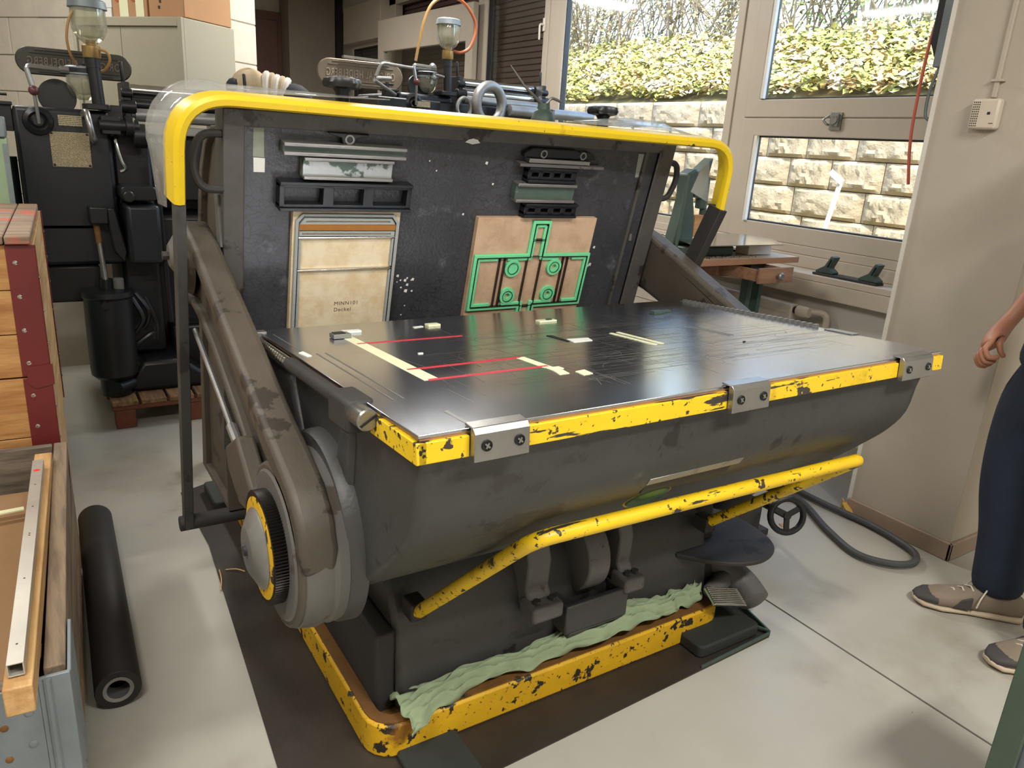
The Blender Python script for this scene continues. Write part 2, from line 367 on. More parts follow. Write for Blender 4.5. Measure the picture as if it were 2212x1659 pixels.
# printed instruction plate: rows of unreadable small print
def printmat(name, base, ink, sx, sz):
    m = mat(name, base, .5, .1, .08, 9); nt = m.node_tree; N = nt.nodes; L = nt.links; b = N['Principled BSDF']
    src = b.inputs['Base Color'].links[0].from_socket
    tc = N.new('ShaderNodeTexCoord'); sp = N.new('ShaderNodeSeparateXYZ'); L.new(tc.outputs['Object'], sp.inputs[0])
    def mth(op, a, bb):
        q = N.new('ShaderNodeMath'); q.operation = op
        for i, x in enumerate((a, bb)):
            if isinstance(x, (int, float)): q.inputs[i].default_value = x
            else: L.new(x, q.inputs[i])
        return q.outputs[0]
    rowf = mth('MULTIPLY', sp.outputs[2], sz); line = mth('LESS_THAN', mth('FRACT', rowf, 0), .55)
    cb = N.new('ShaderNodeCombineXYZ'); L.new(mth('MULTIPLY', sp.outputs[0], sx), cb.inputs[0]); L.new(mth('FLOOR', rowf, 0), cb.inputs[2])
    nz = N.new('ShaderNodeTexNoise'); nz.inputs['Scale'].default_value = 1.0; nz.inputs['Detail'].default_value = 2; L.new(cb.outputs[0], nz.inputs['Vector'])
    f = mth('MULTIPLY', line, mth('GREATER_THAN', nz.outputs[0], .43))
    mx = N.new('ShaderNodeMix'); mx.data_type = 'RGBA'; L.new(f, mx.inputs[0]); L.new(src, mx.inputs[6]); mx.inputs[7].default_value = (*lin(ink), 1)
    L.new(mx.outputs[2], b.inputs['Base Color'])
printmat('print_small', '#b4a888', '#5f5642', 260, 130)
printmat('print_big', '#b9a884', '#4c4333', 330, 165)
# cutting plate: brushed dark steel, streaked along the table
def platemat():
    m = mat('cut_plate', '#c6c9d0', .21, 1.0, .12, 2.2, .0, 60, [('#b8b6b2', .60, 2.0, .12, (3, 40, 40)), ('#b0b0b0', .62, 3, .2)], rvar=.05)
    nt = m.node_tree; N = nt.nodes; L = nt.links
    tc = N.new('ShaderNodeTexCoord'); mp = N.new('ShaderNodeMapping'); mp.inputs['Scale'].default_value = (4, 260, 1)
    n = N.new('ShaderNodeTexNoise'); n.inputs['Scale'].default_value = 1; n.inputs['Detail'].default_value = 4
    L.new(tc.outputs['Object'], mp.inputs[0]); L.new(mp.outputs[0], n.inputs['Vector'])
    bp = N.new('ShaderNodeBump'); bp.inputs['Strength'].default_value = .03; bp.inputs['Distance'].default_value = .001
    L.new(n.outputs[0], bp.inputs['Height']); L.new(bp.outputs[0], N['Principled BSDF'].inputs['Normal'])
platemat()

# ---------------------------------------------------------------- the setting
def struct(name, mb, m, **k):
    o = mb.build(name, m, **k); o['kind'] = 'structure'; return o
fl = struct('floor', MB().box(-3, 2.026, -2.6, 11, -.1, 0).box(2.034, 4.1, -2.6, 11, -.1, 0), 'floor')
MB().box(2.026, 2.034, -2.6, 11, -.1, -.004).build('floor_joint', 'dark_gap', fl)
struct('ceiling', MB().box(-3, 4.1, -2.6, 11, 3.15, 3.3), 'ceiling')
struct('wall_front', MB().box(-3.1, 4.1, -2.7, -2.6, 0, 3.15), 'white_plaster')
struct('wall_near', MB().box(-3.1, -3, -2.6, 11, 0, 3.15), 'white_plaster')
# window wall at x = 3.80..4.05
XW = 3.80
wr = struct('wall_right', MB().box(3.68, 4.05, -2.6, 10.7, 0, .83).box(XW, 4.05, -2.6, 10.7, 2.98, 3.15).box(XW, 4.05, -2.6, 1.9, .83, 2.98), 'white_plaster')
tr1 = struct('trim_1', MB().box(3.60, XW + .02, 1.7, 10.6, .845, .88).box(3.60, 3.66, 1.7, 10.6, .76, .845), 'sill', bevel=.004)
struct('trim_2', MB().box(XW - .02, 4.03, 1.7, 10.6, .88, .95).box(XW - .005, 4.03, 1.7, 10.6, .95, 1.0), 'frame', bevel=.004)
# pier beside the window with its skirting
struct('wall_pier', MB().box(2.92, 3.80, 1.262, 1.70, 0, 3.15), 'plaster', bevel=.004)
MB().box(2.905, 2.92, 1.247, 1.703, 0, .075).box(2.905, 3.78, 1.247, 1.262, 0, .075).build('skirting', 'base_tile', bpy.data.objects['wall_pier'], bevel=.004)
MB().box(2.915, 2.93, 1.696, 1.712, .06, 3.1).build('corner_strip', 'frame_light', bpy.data.objects['wall_pier'])
# windows: sash frames, seals, panes
def sash(root, y0, y1, z0, z1, w=.075, x0=XW, x1=XW+.07, m='frame', gl=True, name='sash_frame'):
    o = [(y0, z0), (y1, z0), (y1, z1), (y0, z1)]; i = [(y0+w, z0+w), (y1-w, z0+w), (y1-w, z1-w), (y0+w, z1-w)]
    f = MB().ring(o, i, 'x', x0, x1).build(name, m, root, bevel=.005)
    if gl:
        i2 = [(y0+w+.008, z0+w+.008), (y1-w-.008, z0+w+.008), (y1-w-.008, z1-w-.008), (y0+w+.008, z1-w-.008)]
        MB().ring(i, i2, 'x', x0+.015, x1-.01).build('seal', 'seal', f)
        i3 = [(y0+w+.004, z0+w+.004), (y1-w-.004, z0+w+.004), (y1-w-.004, z1-w-.004), (y0+w+.004, z1-w-.004)]
        MB().prism(i3, 'x', x0+.03, x0+.05).build('pane', 'glass', f)
    return f
w1 = struct('window_1', MB().box(XW+.01, XW+.1, 3.40, 3.52, 1.0, 2.98).box(XW+.01, XW+.1, 5.42, 5.62, 1.0, 2.98).box(XW+.01, XW+.1, 3.4, 5.6, 2.93, 2.98), 'frame', bevel=.004)
sash(w1, 3.50, 5.44, .99, 2.95, .06)
w2 = struct('window_2', MB().box(XW+.01, XW+.1, 1.7, 3.40, 1.64, 1.745).box(XW+.01, XW+.1, 1.7, 3.4, 2.93, 2.98), 'frame', bevel=.004)
sash(w2, 1.72, 3.40, 1.0, 1.70, .10); sash(w2, 1.72, 3.40, 1.705, 2.95, .10)
for y, s in ((3.385, 1),): MB().box(XW-.012, XW+.01, y-.12, y-.10, 1.10, 1.60).box(XW-.012, XW+.01, y-.12, y-.10, 1.81, 2.85).build('glazing_bead', 'frame_light', w2)
lk = MB(); lk.cyl((XW-.03, 2.746, 1.69), (XW, 2.746, 1.69), .022); lk.box(XW-.025, XW, 2.72, 2.74, 1.66, 1.72); lk.tube(roundpath([(XW-.03, 2.77, 1.665), (XW-.045, 2.77, 1.665), (XW-.045, 2.80, 1.69), (XW-.03, 2.77, 1.715)], .01), .006, 6)
lk.box(XW-.01, XW, 2.71, 2.78, 1.64, 1.73); lk.build('window_lock', 'steel', w2, bevel=.002)
def handle(root, y, z, L=.12):
    m = MB().box(XW-.012, XW, y-.015, y+.015, z-.05, z+.05); m.tube(roundpath([(XW, y, z), (XW-.05, y, z), (XW-.05, y-.005, z-L)], .02), .009, 8); m.build('window_handle', 'frame_light', root, bevel=.002)
w3 = struct('window_3', MB().box(XW+.01, XW+.1, 6.66, 6.80, 1.0, 2.98).box(XW+.01, XW+.1, 5.6, 6.8, 2.9, 2.98), 'frame', bevel=.004)
sash(w3, 5.60, 6.68, .99, 2.93, .07); handle(w3, 5.655, 2.42)
w4 = struct('window_4', MB().box(XW+.01, XW+.1, 8.72, 8.92, 1.0, 2.98).box(XW+.01, XW+.1, 6.8, 8.9, 2.9, 2.98), 'frame', bevel=.004)
w5 = struct('window_5', MB().box(XW+.01, XW+.1, 10.1, 10.7, 1.0, 2.98).box(XW-.1, XW+.1, 8.9, 10.1, 2.56, 2.98), 'frame', bevel=.004)
sash(w5, 8.92, 10.1, .99, 2.58, .07); handle(w5, 9.0, 1.95)
# brown roller shutters behind windows 3..5: every slat
for (y0, y1, w) in ((5.62, 6.95, w3), (6.98, 9.05, w4), (9.08, 10.5, w5)):
    z = 1.0; src = None
    while z < 2.96:
        if src is None: src = MB().box(XW+.14, XW+.152, y0, y1, 1.002, 1.046).build('slat', 'shutter', w, bevel=.004, seg=1)
        else: piece(src, (0, 0, z - 1.0))
        z += .05
    MB().box(XW+.155, XW+.165, y0, y1, .99, 2.98).build('shutter_backing', 'dark_gap', w)
# open inward sash of window 4, standing into the room
T = Matrix.Translation((XW - .03, 6.72, 0)) @ Matrix.Rotation(math.radians(4), 4, 'Z')
sm = MB(T); o = [(.0, 1.35), (1.95, 1.35), (1.95, 2.70), (.0, 2.70)]; i = [(.12, 1.55), (1.83, 1.55), (1.83, 2.37), (.12, 2.37)]
sm.ring(o, i, 'x', -.06, .0); so = sm.build('open_sash', 'frame', w4, bevel=.006)
MB(T).prism([(.12, 1.55), (1.83, 1.55), (1.83, 2.37), (.12, 2.37)], 'x', -.035, -.025).build('pane', 'glass', so)
# far wall: brown door, grey column
struct('wall_back', MB().box(-3, 4.05, 10.7, 10.85, 0, 3.15), 'plaster')
struct('door_1', MB().box(2.55, 3.06, 10.62, 10.7, 0, 2.9).box(2.60, 3.0, 10.6, 10.62, .1, 2.8), 'brown_door', bevel=.006)
struct('trim_3', MB().box(3.06, 3.66, 10.3, 10.7, 0, 3.15), 'grey_column', bevel=.006)
struct('trim_4', MB().box(3.66, 3.80, 10.4, 10.7, 0, 3.15), 'dark_gap')
# white block wall at the left, turned 126.6 degrees, with its end face
A = math.radians(126.6); D = Vector((math.cos(A), math.sin(A), 0)); Nn = Vector((-.803, -.596, 0)); P0 = Vector((1.214, 5.468, 0)); E = -Nn
def wallbox(s0, s1, n0, n1, z0, z1, mb):
    pts = []
    for z in (z0, z1):
        for s, n in ((s0, n0), (s1, n0), (s1, n1), (s0, n1)): q = P0 + D * s + E * n; pts.append((q.x, q.y, z))
    mb.add(pts, [(0,3,2,1),(4,5,6,7),(0,1,5,4),(1,2,6,5),(2,3,7,6),(3,0,4,7)]); return mb
wlft = struct('wall_left', wallbox(.004, 7.5, .006, .294, 0, 3.15, MB()), 'mortar')
rr = random.Random(3)
for k in range(-1, 12):
    z0 = .12 + .25 * k; z1 = min(z0 + .244, 3.15); z0 = max(z0, .0)
    s = 0 if k % 2 else .0; L = .30 if k % 2 else .55
    while s < 5.0:
        j = rr.uniform(-.003, .003)
        wallbox(s, s + L - .006, -.004 + j, .06, z0, z1, MB()).build('block', 'block', wlft, bevel=.004, seg=1, smooth=0)
        s += L; L = .55
    wallbox(.0, .05, -.002, .30, z0, z1, MB()).build('block', 'block', wlft, bevel=.004, seg=1, smooth=0)
wallbox(5.0, 7.5, -.002, .05, 0, 3.15, MB()).build('plain_wall', 'block', wlft)

# ---------------------------------------------------------------- outside: ground, block retaining wall, ivy slope, shrubs, sky above
struct('ground_outside', MB().box(4.05, 6.1, -3, 16, .3, .55), 'soil')
XO = 6.0; rw = thing('retaining_wall', 'sunlit wall of rough pale concrete blocks outside the windows', 'wall', (XO, 6, .5))
bl = []
for v in range(4):
    r2 = random.Random(v)
    def fn(a, b, r2=r2):
        e = min(a, 1-a, b, 1-b); return (-.045 * min(1, e * 7) + (r2.uniform(-.011, .011) if e > .01 else 0) , a * .62 , b * .245)
    m = MB(); m.grid(fn, 16, 8); m.box(.002, .12, .004, .616, .004, .241)
    me = m.mesh('block', 'stone', 25); bl.append(me)
for r in range(6):
    y = .6 + (.31 if r % 2 else 0)
    k = 0
    while y < 14:
        o = bpy.data.objects.new('block', bl[(k*5 + r*3) % 4]); COL.objects.link(o); adopt(o, rw)
        sy = [1, .8, 1.15, .95, .7][(k*3 + r*2) % 5]
        o.location = (XO, y, .50 + r * .2517); o.scale = (1, sy, 1); y += .628 * sy; k += 1
MB().box(XO+.06, XO+.125, .4, 14.6, .45, 2.0).build('wall_core', 'mortar', rw)
sl = struct('hillside', MB().add([(XO+.1, -2, 1.97), (XO+.1, 18, 1.97), (7.1, 18, 2.70), (7.1, -2, 2.70), (12, -2, 3.1), (12, 18, 3.1)], [(0, 3, 2, 1), (3, 4, 5, 2)]), 'soil', smooth=0)
def leaves(n, fn, size, rr, name, m, parent=None, up=.6):
    mb = MB()
    for i in range(n):
        p = fn(rr); s = size * rr.uniform(.6, 1.35)
        u = Vector((rr.gauss(0, 1), rr.gauss(0, 1), rr.gauss(0, .6))).normalized(); nn = Vector((rr.gauss(-.5, .6), rr.gauss(-.3, .6), up + rr.random())).normalized()
        w = nn.cross(u).normalized(); u = w.cross(nn)
        mb.add([p - u*s*.55, p + w*s*.42 + nn*s*.06, p + u*s*.6, p - w*s*.42 + nn*s*.06], [(0, 1, 2, 3)])
    return mb.build(name, m, parent, smooth=0, normals=False)
def ivyp(r):
    t = r.random() ** 1.15; y = r.uniform(.6, 15); x = XO + .14 + t * (.78 + .06 * min(y, 9) - .12)
    return Vector((x, y, 2.035 + (x - XO - .14) * .66 + r.uniform(.0, .13) + .05 * abs(math.sin(y * 2.3))))
rl = random.Random(11)
iv = leaves(26000, ivyp, .058, rl, 'ivy', 'ivy'); tag(iv, 'sunlit yellow green ivy covering the slope above the block wall outside', 'ivy', None, 'stuff')
def shrub(x, y, h, w, kind, nl, label):
    z = 2.70 + (x - 7.1) * .08
    t = thing('bare_shrub', label, 'shrub', (x, y, z), 'shrubs on the slope outside the windows'); r = random.Random(int(x*100 + y*10)); mb = MB()
    for i in range(40):
        a = r.uniform(0, 6.28); q = Vector((x + r.gauss(0, .16), y + r.uniform(-w * .7, w * .7), z - .03)); pts = [q.copy()]; d = Vector((math.cos(a)*.35, math.sin(a)*.5, 1)).normalized()
        for k in range(5):
            d = (d + Vector((r.gauss(0, .22), r.gauss(0, .3), r.gauss(0, .12)))).normalized(); q = q + d * h / 5; pts.append(q.copy())
            for tw in range(2):
                e = (d + Vector((r.gauss(0, .8), r.gauss(0, .9), r.gauss(0, .4)))).normalized(); mb.tube([q, q + e * h * .12, q + e * h * .20 + Vector((0, 0, r.gauss(0, .08)))], [.006, .004, .002], 3)
        mb.tube(pts, [.012 * (1 - j / 7) for j in range(6)], 4)
    mb.build('branches', 'branch', t)
    def fp(r_): return Vector((x + max(-.6, min(.6, r_.gauss(0, .3))), y + max(-w*.7, min(w*.7, r_.gauss(0, w * .5))), z + min(1.1, abs(r_.gauss(.22, .35))) * h * .8))
    lf = leaves(int(nl * 1.7), fp, .048, r, 'foliage', kind, t); lf['kind'] = 'stuff'
SL = ['thin green shrub at the far right of the right window', 'green shrub right of centre in the right window', 'green shrub left of centre in the right window', 'green shrub just behind the post between both windows',
      'rightmost brownish shrub in the left window', 'second brownish shrub from the right in the left window', 'middle brownish shrub in the left window', 'leftmost brownish shrub visible in the left window', 'brownish shrub hidden behind the left window post']
k = 0
for (x, y, h, w, kd, nl) in ((7.35, 2.2, 2.3, 1.0, 'shrub_green', 500), (7.55, 3.3, 2.6, 1.1, 'shrub_green', 650), (7.6, 4.5, 2.5, 1.0, 'shrub_green', 750), (7.9, 5.6, 2.7, 1.1, 'shrub_green', 700), (7.5, 6.8, 2.8, 1.2, 'shrub_brown', 900), (7.8, 8.2, 3.0, 1.3, 'shrub_brown', 1100), (7.4, 9.6, 3.0, 1.3, 'shrub_brown', 1200), (7.9, 11.0, 3.1, 1.4, 'shrub_brown', 1300), (7.6, 12.6, 3.2, 1.5, 'shrub_brown', 1300)):
    shrub(x, y, h, w, kd, nl, SL[k]); k += 1
pm = MB().bar((5.62, 4.06, .55), (5.62, 3.92, 1.33), .03, .03, (1, 0, 0)); pm.bar((5.62, 3.905, 1.33), (5.56, 3.99, 1.41), .035, .05, (0, 0, 1))
tag(pm.build('leaning_pole', 'frame_light', bevel=.003), 'pale grey pole with a short bent head outside the lower right window', 'pole')
# ---------------------------------------------------------------- the die-cutting press
PR = thing('die_cutting_press', 'big dark grey platen die cutting press with worn yellow guard and open cutting table', 'press', (1.18, 1.9, 0))
TB = Matrix(((1, 0, 0, 0), (0, -.221, -.975, 2.0), (0, .975, -.221, 1.497), (0, 0, 0, 1)))       # bed: x, up, out
TT = Matrix(((1, 0, 0, 0), (0, .998, .062, .956), (0, -.062, .998, 1.026), (0, 0, 0, 1)))           # table: x, back, up
# bed (upright) : rim, recessed panel, back casting
bx0, bx1 = .43, 1.928
m = MB(TB); m.ring([(bx0, -1.0), (bx1, -1.0), (bx1, 0), (bx0, 0)], [(.482, -.94), (1.862, -.94), (1.862, -.041), (.482, -.041)], 'z', -.09, .0)
m.box(1.862, 1.868, -.94, -.041, -.03, -.004)
bed = m.build('bed_rim', 'bed_rim', PR, bevel=.003)
MB(TB).box(.48, 1.864, -.945, -.04, -.09, -.012).build('bed_panel', 'bed_panel', PR)
MB(TB).box(1.80, 1.812, -.94, -.041, -.012, -.002).build('bed_strip', 'bed_rim', bed)
MB(TB).box(.45, 1.5, 0, .012, -.06, -.01).box(1.62, 1.9, 0, .012, -.06, -.01).build('top_strip', 'steel_dull', bed)
# heavy casting behind the bed
sidep = [(2.10, 1.46), (2.26, 1.46), (2.42, 1.36), (2.50, 1.18), (2.56, .95), (2.62, .3), (2.2, .3), (2.25, .85)]
m = MB().prism([(2.105, 1.44), (2.22, 1.42), (2.34, 1.30), (2.42, 1.1), (2.46, .7), (2.24, .6)], 'x', .50, 1.86)
m.build('bed_casting', 'cast_side', PR, bevel=.02)
for x in (.435, 1.84):
    ol = [(2.075, 1.455), (2.20, 1.455), (2.30, 1.425), (2.38, 1.35), (2.44, 1.24), (2.49, 1.10), (2.54, .92), (2.60, .60), (2.66, .30), (2.25, .30), (2.24, .62), (2.16, .98), (2.10, 1.25)]
    il = [(2.082, 1.445), (2.195, 1.445), (2.285, 1.405), (2.352, 1.33), (2.405, 1.23), (2.45, 1.09), (2.50, .91), (2.555, .60), (2.60, .32), (2.27, .32), (2.265, .62), (2.18, .98), (2.11, 1.25)]
    xx = x if x < 1 else x - .0
    sf = MB().prism(il, 'x', xx + .022, xx + .075).ring(ol, il, 'x', xx + .004, xx + .085).build('side_frame', 'cast_side', PR, bevel=.006)
    MB().cyl((xx + .0195, 2.165, 1.352), (xx + .024, 2.165, 1.352), .014, n=16).build('side_hole', 'black_iron', sf)
    MB().box(x - .012, x + .0, 2.085, 2.125, 1.15, 1.30).build('side_plate', 'cast_light', PR, bevel=.002)
# bed handles
for pts in ([(.435, 2.03, 1.437), (.378, 2.03, 1.435), (.358, 2.045, 1.36), (.378, 2.05, 1.302), (.435, 2.055, 1.302)], [(1.92, 2.03, 1.43), (1.965, 2.03, 1.425), (1.985, 2.045, 1.37), (1.965, 2.06, 1.305), (1.92, 2.065, 1.30)]):
    MB().tube(roundpath(pts, .04), .0105, 10).build('bed_handle', 'cast_dark', PR)
# star knobs on the bed's top
def starknob(x, y, z):
    m = MB()
    n = 30; prof = [(.028, 0), (.046, .004), (.05, .014), (.046, .026), (.03, .03), (.012, .024), (0.002, .024)]
    vs = []; fs = []
    for r, h in prof:
        for k in range(n):
            a = 2 * math.pi * k / n; q = r * (1 + .13 * math.cos(5 * a) * min(1, r / .04)); vs.append((x + q * math.cos(a), y + q * math.sin(a), z + h))
    for i in range(len(prof) - 1):
        for k in range(n): fs.append((i*n+k, i*n+(k+1) % n, (i+1)*n+(k+1) % n, (i+1)*n+k))
    fs.append(tuple(range(n-1, -1, -1))); m.add(vs, fs); m.lathe([(.020, -.045), (.019, -.01), (.026, .002)], (x, y, z), n=16)
    k = m.build('star_knob', 'black_plastic', PR); MB().lathe([(.034, -.075), (.03, -.055), (.02, -.044)], (x, y, z), n=16).build('knob_collar', 'steel_dull', k)
starknob(.765, 2.10, 1.57); starknob(1.67, 2.10, 1.565)
# platen: cast body under the table
prof = [(.958, 1.02), (.958, .985), (.968, .975), (.974, .93), (.985, .86), (1.02, .80), (1.075, .74), (1.16, .66), (1.27, .575), (1.38, .51), (1.5, .47), (1.62, .47), (1.75, .55), (1.86, .72), (1.90, .93), (1.90, .965)]
prof = prof[:3] + [(p.x, p.y) for p in smoothpath([(u, v, 0) for u, v in prof[3:-1]], 3)] + prof[-1:]
xs = [(.470, .0), (.476, 1), (.62, 1), (.9, 1), (1.18, 1), (1.46, 1), (1.72, 1), (1.855, 1), (1.895, 0)]
m = MB(); n = len(prof); vs = []; fs = []
C0 = (1.45, .93)
XS = [(.475, .972), (.482, .99), (.50, 1.0), (.8, 1.0), (1.2, 1.0), (1.6, 1.0), (1.84, 1.0), (1.865, .992), (1.875, .97)]
for x, k in XS:
    for (y, z) in prof:
        if z > .96: vs.append((x, y, z))
        else: vs.append((x, C0[0] + (y - C0[0]) * k, C0[1] + (z - C0[1]) * k))
for i in range(len(XS) - 1):
    for j in range(n - 1): fs.append((i*n+j, i*n+j+1, (i+1)*n+j+1, (i+1)*n+j))
fs += [tuple(range(n)), tuple(range(len(XS)*n-1, (len(XS)-1)*n-1, -1))]
m.add(vs, fs); m.build('platen_body', 'cast', PR, bevel=.006, smooth=50)
# left flank of the platen: raised ribs and bearing flange
m = MB(); m.prism([(1.24, .93), (1.27, .72), (1.36, .55), (1.5, .49), (1.62, .50), (1.74, .60), (1.84, .78), (1.86, .93), (1.62, .93), (1.55, .80), (1.44, .76), (1.34, .82), (1.30, .93)], 'x', .462, .50)
m.build('platen_flank', 'cast', PR, bevel=.012)
# table plate (steel), cutting sheet below it, yellow edge
MB(TT).box(.478, 1.895, .012, .945, -.045, -.006).build('table_slab', 'cast_dark', PR, bevel=.003)
MB(TT).box(.463, 1.902, 0, .946, -.006, 0).build('cutting_plate', 'cut_plate', PR, bevel=.0008, seg=1)
MB(TT).box(.466, 1.9, .002, .94, -.010, -.0062).build('backing_sheet', 'table_wood', PR)
def strip(x0, x1, y0, y1): return MB(TT).box(x0, x1, y0, y1, -.046, -.0105)
for a, b in ((.4605, .549), (.651, 1.130), (1.236, 1.712), (1.832, 1.905)):
    strip(a, b, -.006, .03).build('yellow_edge', 'yellow_worn', PR, bevel=.0015)
strip(.457, .475, -.006, .178).build('yellow_edge', 'yellow_worn', PR, bevel=.0015)
# clamps with two screws each along the front
def clamp(x0, x1):
    c = MB(TT).prism([(-.007, -.052), (-.021, -.052), (-.021, -.006), (-.014, .0035), (.012, .006), (.012, .001), (-.007, .001)], 'x', x0, x1).build('clamp', 'steel', PR, bevel=.0012)
    for x in (x0 + .022, x1 - .020):
        MB(TT).lathe([(.0095, -.0215), (.0095, -.0235), (.0078, -.0235), (.0078, -.0222), (.0, -.0222)], (x, 0, -.026), ax=(Vector((1, 0, 0)), Vector((0, 0, 1)), Vector((0, 1, 0))), n=16).build('screw', 'black_iron', c)
        q = MB(TT); q.obox((x, -.0235, -.026), (.012, .002, .003), Matrix.Rotation(.7, 3, 'Y')); q.obox((x, -.0237, -.026), (.003, .002, .010), Matrix.Rotation(.5, 3, 'Y')); q.build('screw_slot', 'steel', c)
clamp(.549, .652); clamp(1.129, 1.237); clamp(1.711, 1.833)
MB(TT).box(1.885, 1.915, .235, .325, -.03, .003).build('edge_clip', 'steel', PR, bevel=.001)
q = MB(TT)
for i in range(26): q.box(1.893 + .0 * i, 1.909, .36 + i * .021, .37 + i * .021, -.012, .009)
q.box(1.903, 1.915, .34, .92, -.02, .0); q.build('rail_teeth', 'steel_dull', PR)['kind'] = 'stuff'
# left adjusting rod
m = MB(TT); n = 60; path = [(.445, .915 - i * .0058, -.012) for i in range(62)]
rod = MB(TT).tube(path, [.0115 if i % 3 else .0095 for i in range(62)], 10).build('threaded_rod', 'chrome', PR)
MB(TT).cyl((.445, .60, -.012), (.445, .30, -.012), .0145, n=14).build('rod_sleeve', 'cast_dark', rod)
MB(TT).box(.43, .476, .90, .93, -.05, .004).build('rod_bracket', 'steel_dull', rod, bevel=.002)
MB(TT).box(.425, .478, .205, .305, -.055, .006).build('rod_block', 'cast_dark', rod, bevel=.008)
q = MB(TT).lathe([(.0, -.055), (.017, -.055), (.0195, -.052), (.0195, -.004), (.017, 0), (.0, 0)], (.444, .207, -.016), ax=(Vector((1, 0, 0)), Vector((0, 0, 1)), Vector((0, 1, 0))), n=20)
kn = q.build('end_knob', 'steel', rod); MB(TT).obox((.444, .1515, -.016), (.034, .003, .004), Matrix.Rotation(-.55, 3, 'Y')).build('screw_slot', 'black_iron', rod)
# scratches on the plate
q = MB(TT); r = random.Random(5)
def scr(p0, p1, w=.0006):
    p0 = Vector((*p0, .0003)); p1 = Vector((*p1, .0003)); d = (p1 - p0).normalized(); a = Vector((-d.y, d.x, 0)) * w; q.add([p0 - a, p1 - a, p1 + a, p0 + a], [(0, 1, 2, 3)])
for i in range(230):
    x = r.uniform(.7, 1.7); y = r.choice([.18, .22, .27, .3, .33, .36, .41, .45, .5, .56, .61, .66]) + r.gauss(0, .016); l = r.uniform(.03, .28)
    scr((x, y), (min(1.88, x + l), y + r.gauss(0, .004)), r.uniform(.0003, .0007))
for i in range(70):
    x = r.uniform(.62, 1.8); y = r.uniform(.08, .7); l = r.uniform(.03, .16); scr((x, y), (x + r.gauss(0, .008), y + l), r.uniform(.0003, .0007))
for i in range(26):
    cx, cy, rd = r.uniform(.8, 1.75), r.uniform(.15, .6), r.uniform(.015, .06); a0 = r.uniform(0, 6)
    for k in range(7): scr((cx + rd * math.cos(a0 + k * .3), cy + rd * math.sin(a0 + k * .3)), (cx + rd * math.cos(a0 + k * .3 + .3), cy + rd * math.sin(a0 + k * .3 + .3)), .0005)
for x in (.50, .52): scr((x + .01, .62), (x + .01, .2), .002)
scr((.485, .88), (.488, .66), .0015); scr((.56, .10), (.56, .02), .004)
q.build('scratch_marks', 'steel_dull', PR, smooth=0, normals=False, label='fine pale scratch lines')['kind'] = 'stuff'

# guard: bent yellow rail with a flared flange, dark uprights, clear shield
gp = roundpath([(.32, 2.02, 1.27), (.322, 1.955, 1.513), (2.05, 1.862, 1.497), (2.05, 1.885, 1.275)], .15, 10)
gprof = [(-.015, -.002), (-.011, -.014), (.002, -.019), (.013, -.013), (.017, .003), (.021, .03), (.024, .06), (.020, .062), (.014, .034), (.006, .014), (-.004, .014), (-.013, .008)]
def sweep(path, prof, cen):
    P = [Vector(p) for p in path]; vs = []; fs = []; n = len(prof); B = Vector((0, 1, 0))
    for i, p in enumerate(P):
        t = (P[min(i+1, len(P)-1)] - P[max(i-1, 0)]).normalized(); o = B.cross(t)
        if o.dot(p - cen) < 0: o = -o
        o.normalize(); b = t.cross(o); b = b if b.y > 0 else -b
        for a, c in prof: vs.append(p + o * a + b * c)
    for i in range(len(P) - 1):
        for k in range(n): fs.append((i*n+k, i*n+(k+1) % n, (i+1)*n+(k+1) % n, (i+1)*n+k))
    fs += [tuple(range(n-1, -1, -1)), tuple(range((len(P)-1)*n, len(P)*n))]; return vs, fs
cen = Vector((1.18, 1.95, 1.2))
gr = MB().add(*sweep(gp, gprof, cen)).build('guard_rail', 'yellow', PR, smooth=30, label='bright yellow guard rail with chipped paint')
MB().bar((.321, 2.028, 1.275), (.321, 2.275, .27), .045, .026, (1, 0, 0)).build('guard_upright', 'cast', PR, bevel=.002)
MB().bar((2.05, 1.89, 1.29), (2.0, 2.06, .80), .06, .035, (1, 0, 0)).build('guard_upright', 'cast_dark', PR, bevel=.002)
MB().cyl((.296, 2.275, .277), (.56, 2.275, .277), .024, n=20).build('upright_foot', 'cast_dark', PR, bevel=.003)
m = MB()
lp = roundpath([(.315, 2.03, 1.255), (.318, 1.975, 1.512), (.86, 1.965, 1.53)], .15, 10); hs = [.004 + .036 * math.sin(math.pi * i / (len(lp) - 1)) ** .6 if 0 < i < len(lp)-1 else .004 for i in range(len(lp))]
def shieldfn(path, rise, back):
    P = [Vector(p) for p in path]; vs = []; n = len(P)
    for i, p in enumerate(P):
        t = (P[min(i+1, n-1)] - P[max(i-1, 0)]).normalized(); o = Vector((0, 1, 0)).cross(t)
        if o.dot(p - cen) < 0: o = -o
        for k in range(4): f = k / 3; vs.append(p + o * (.02 + rise[i] * f) + Vector((0, .03 + back * f, 0)))
    return vs, [(i*4+k, i*4+k+1, (i+1)*4+k+1, (i+1)*4+k) for i in range(n-1) for k in range(3)]
m.add(*shieldfn(lp, hs, .10)); sh = m.build('clear_shield', 'plexi', PR, label='scratched clear plastic shield')
sd = sh.modifiers.new('thickness', 'SOLIDIFY'); sd.thickness = .003
q = MB().prism([(1.985, 1.335), (2.03, 1.437), (2.055, 1.45), (2.075, 1.30)], 'y', 1.965, 1.968); q.build('clear_shield', 'plexi_thin', PR, label='scratched clear plastic shield')
m = MB()
rp = [(1.5, 1.90, 1.51), (1.7, 1.90, 1.512), (1.85, 1.89, 1.51), (1.95, 1.885, 1.50)]
m.add(*shieldfn(rp, [.01, .03, .03, .01], .10)); sh = m.build('clear_shield', 'plexi_thin', PR); sd = sh.modifiers.new('thickness', 'SOLIDIFY'); sd.thickness = .003

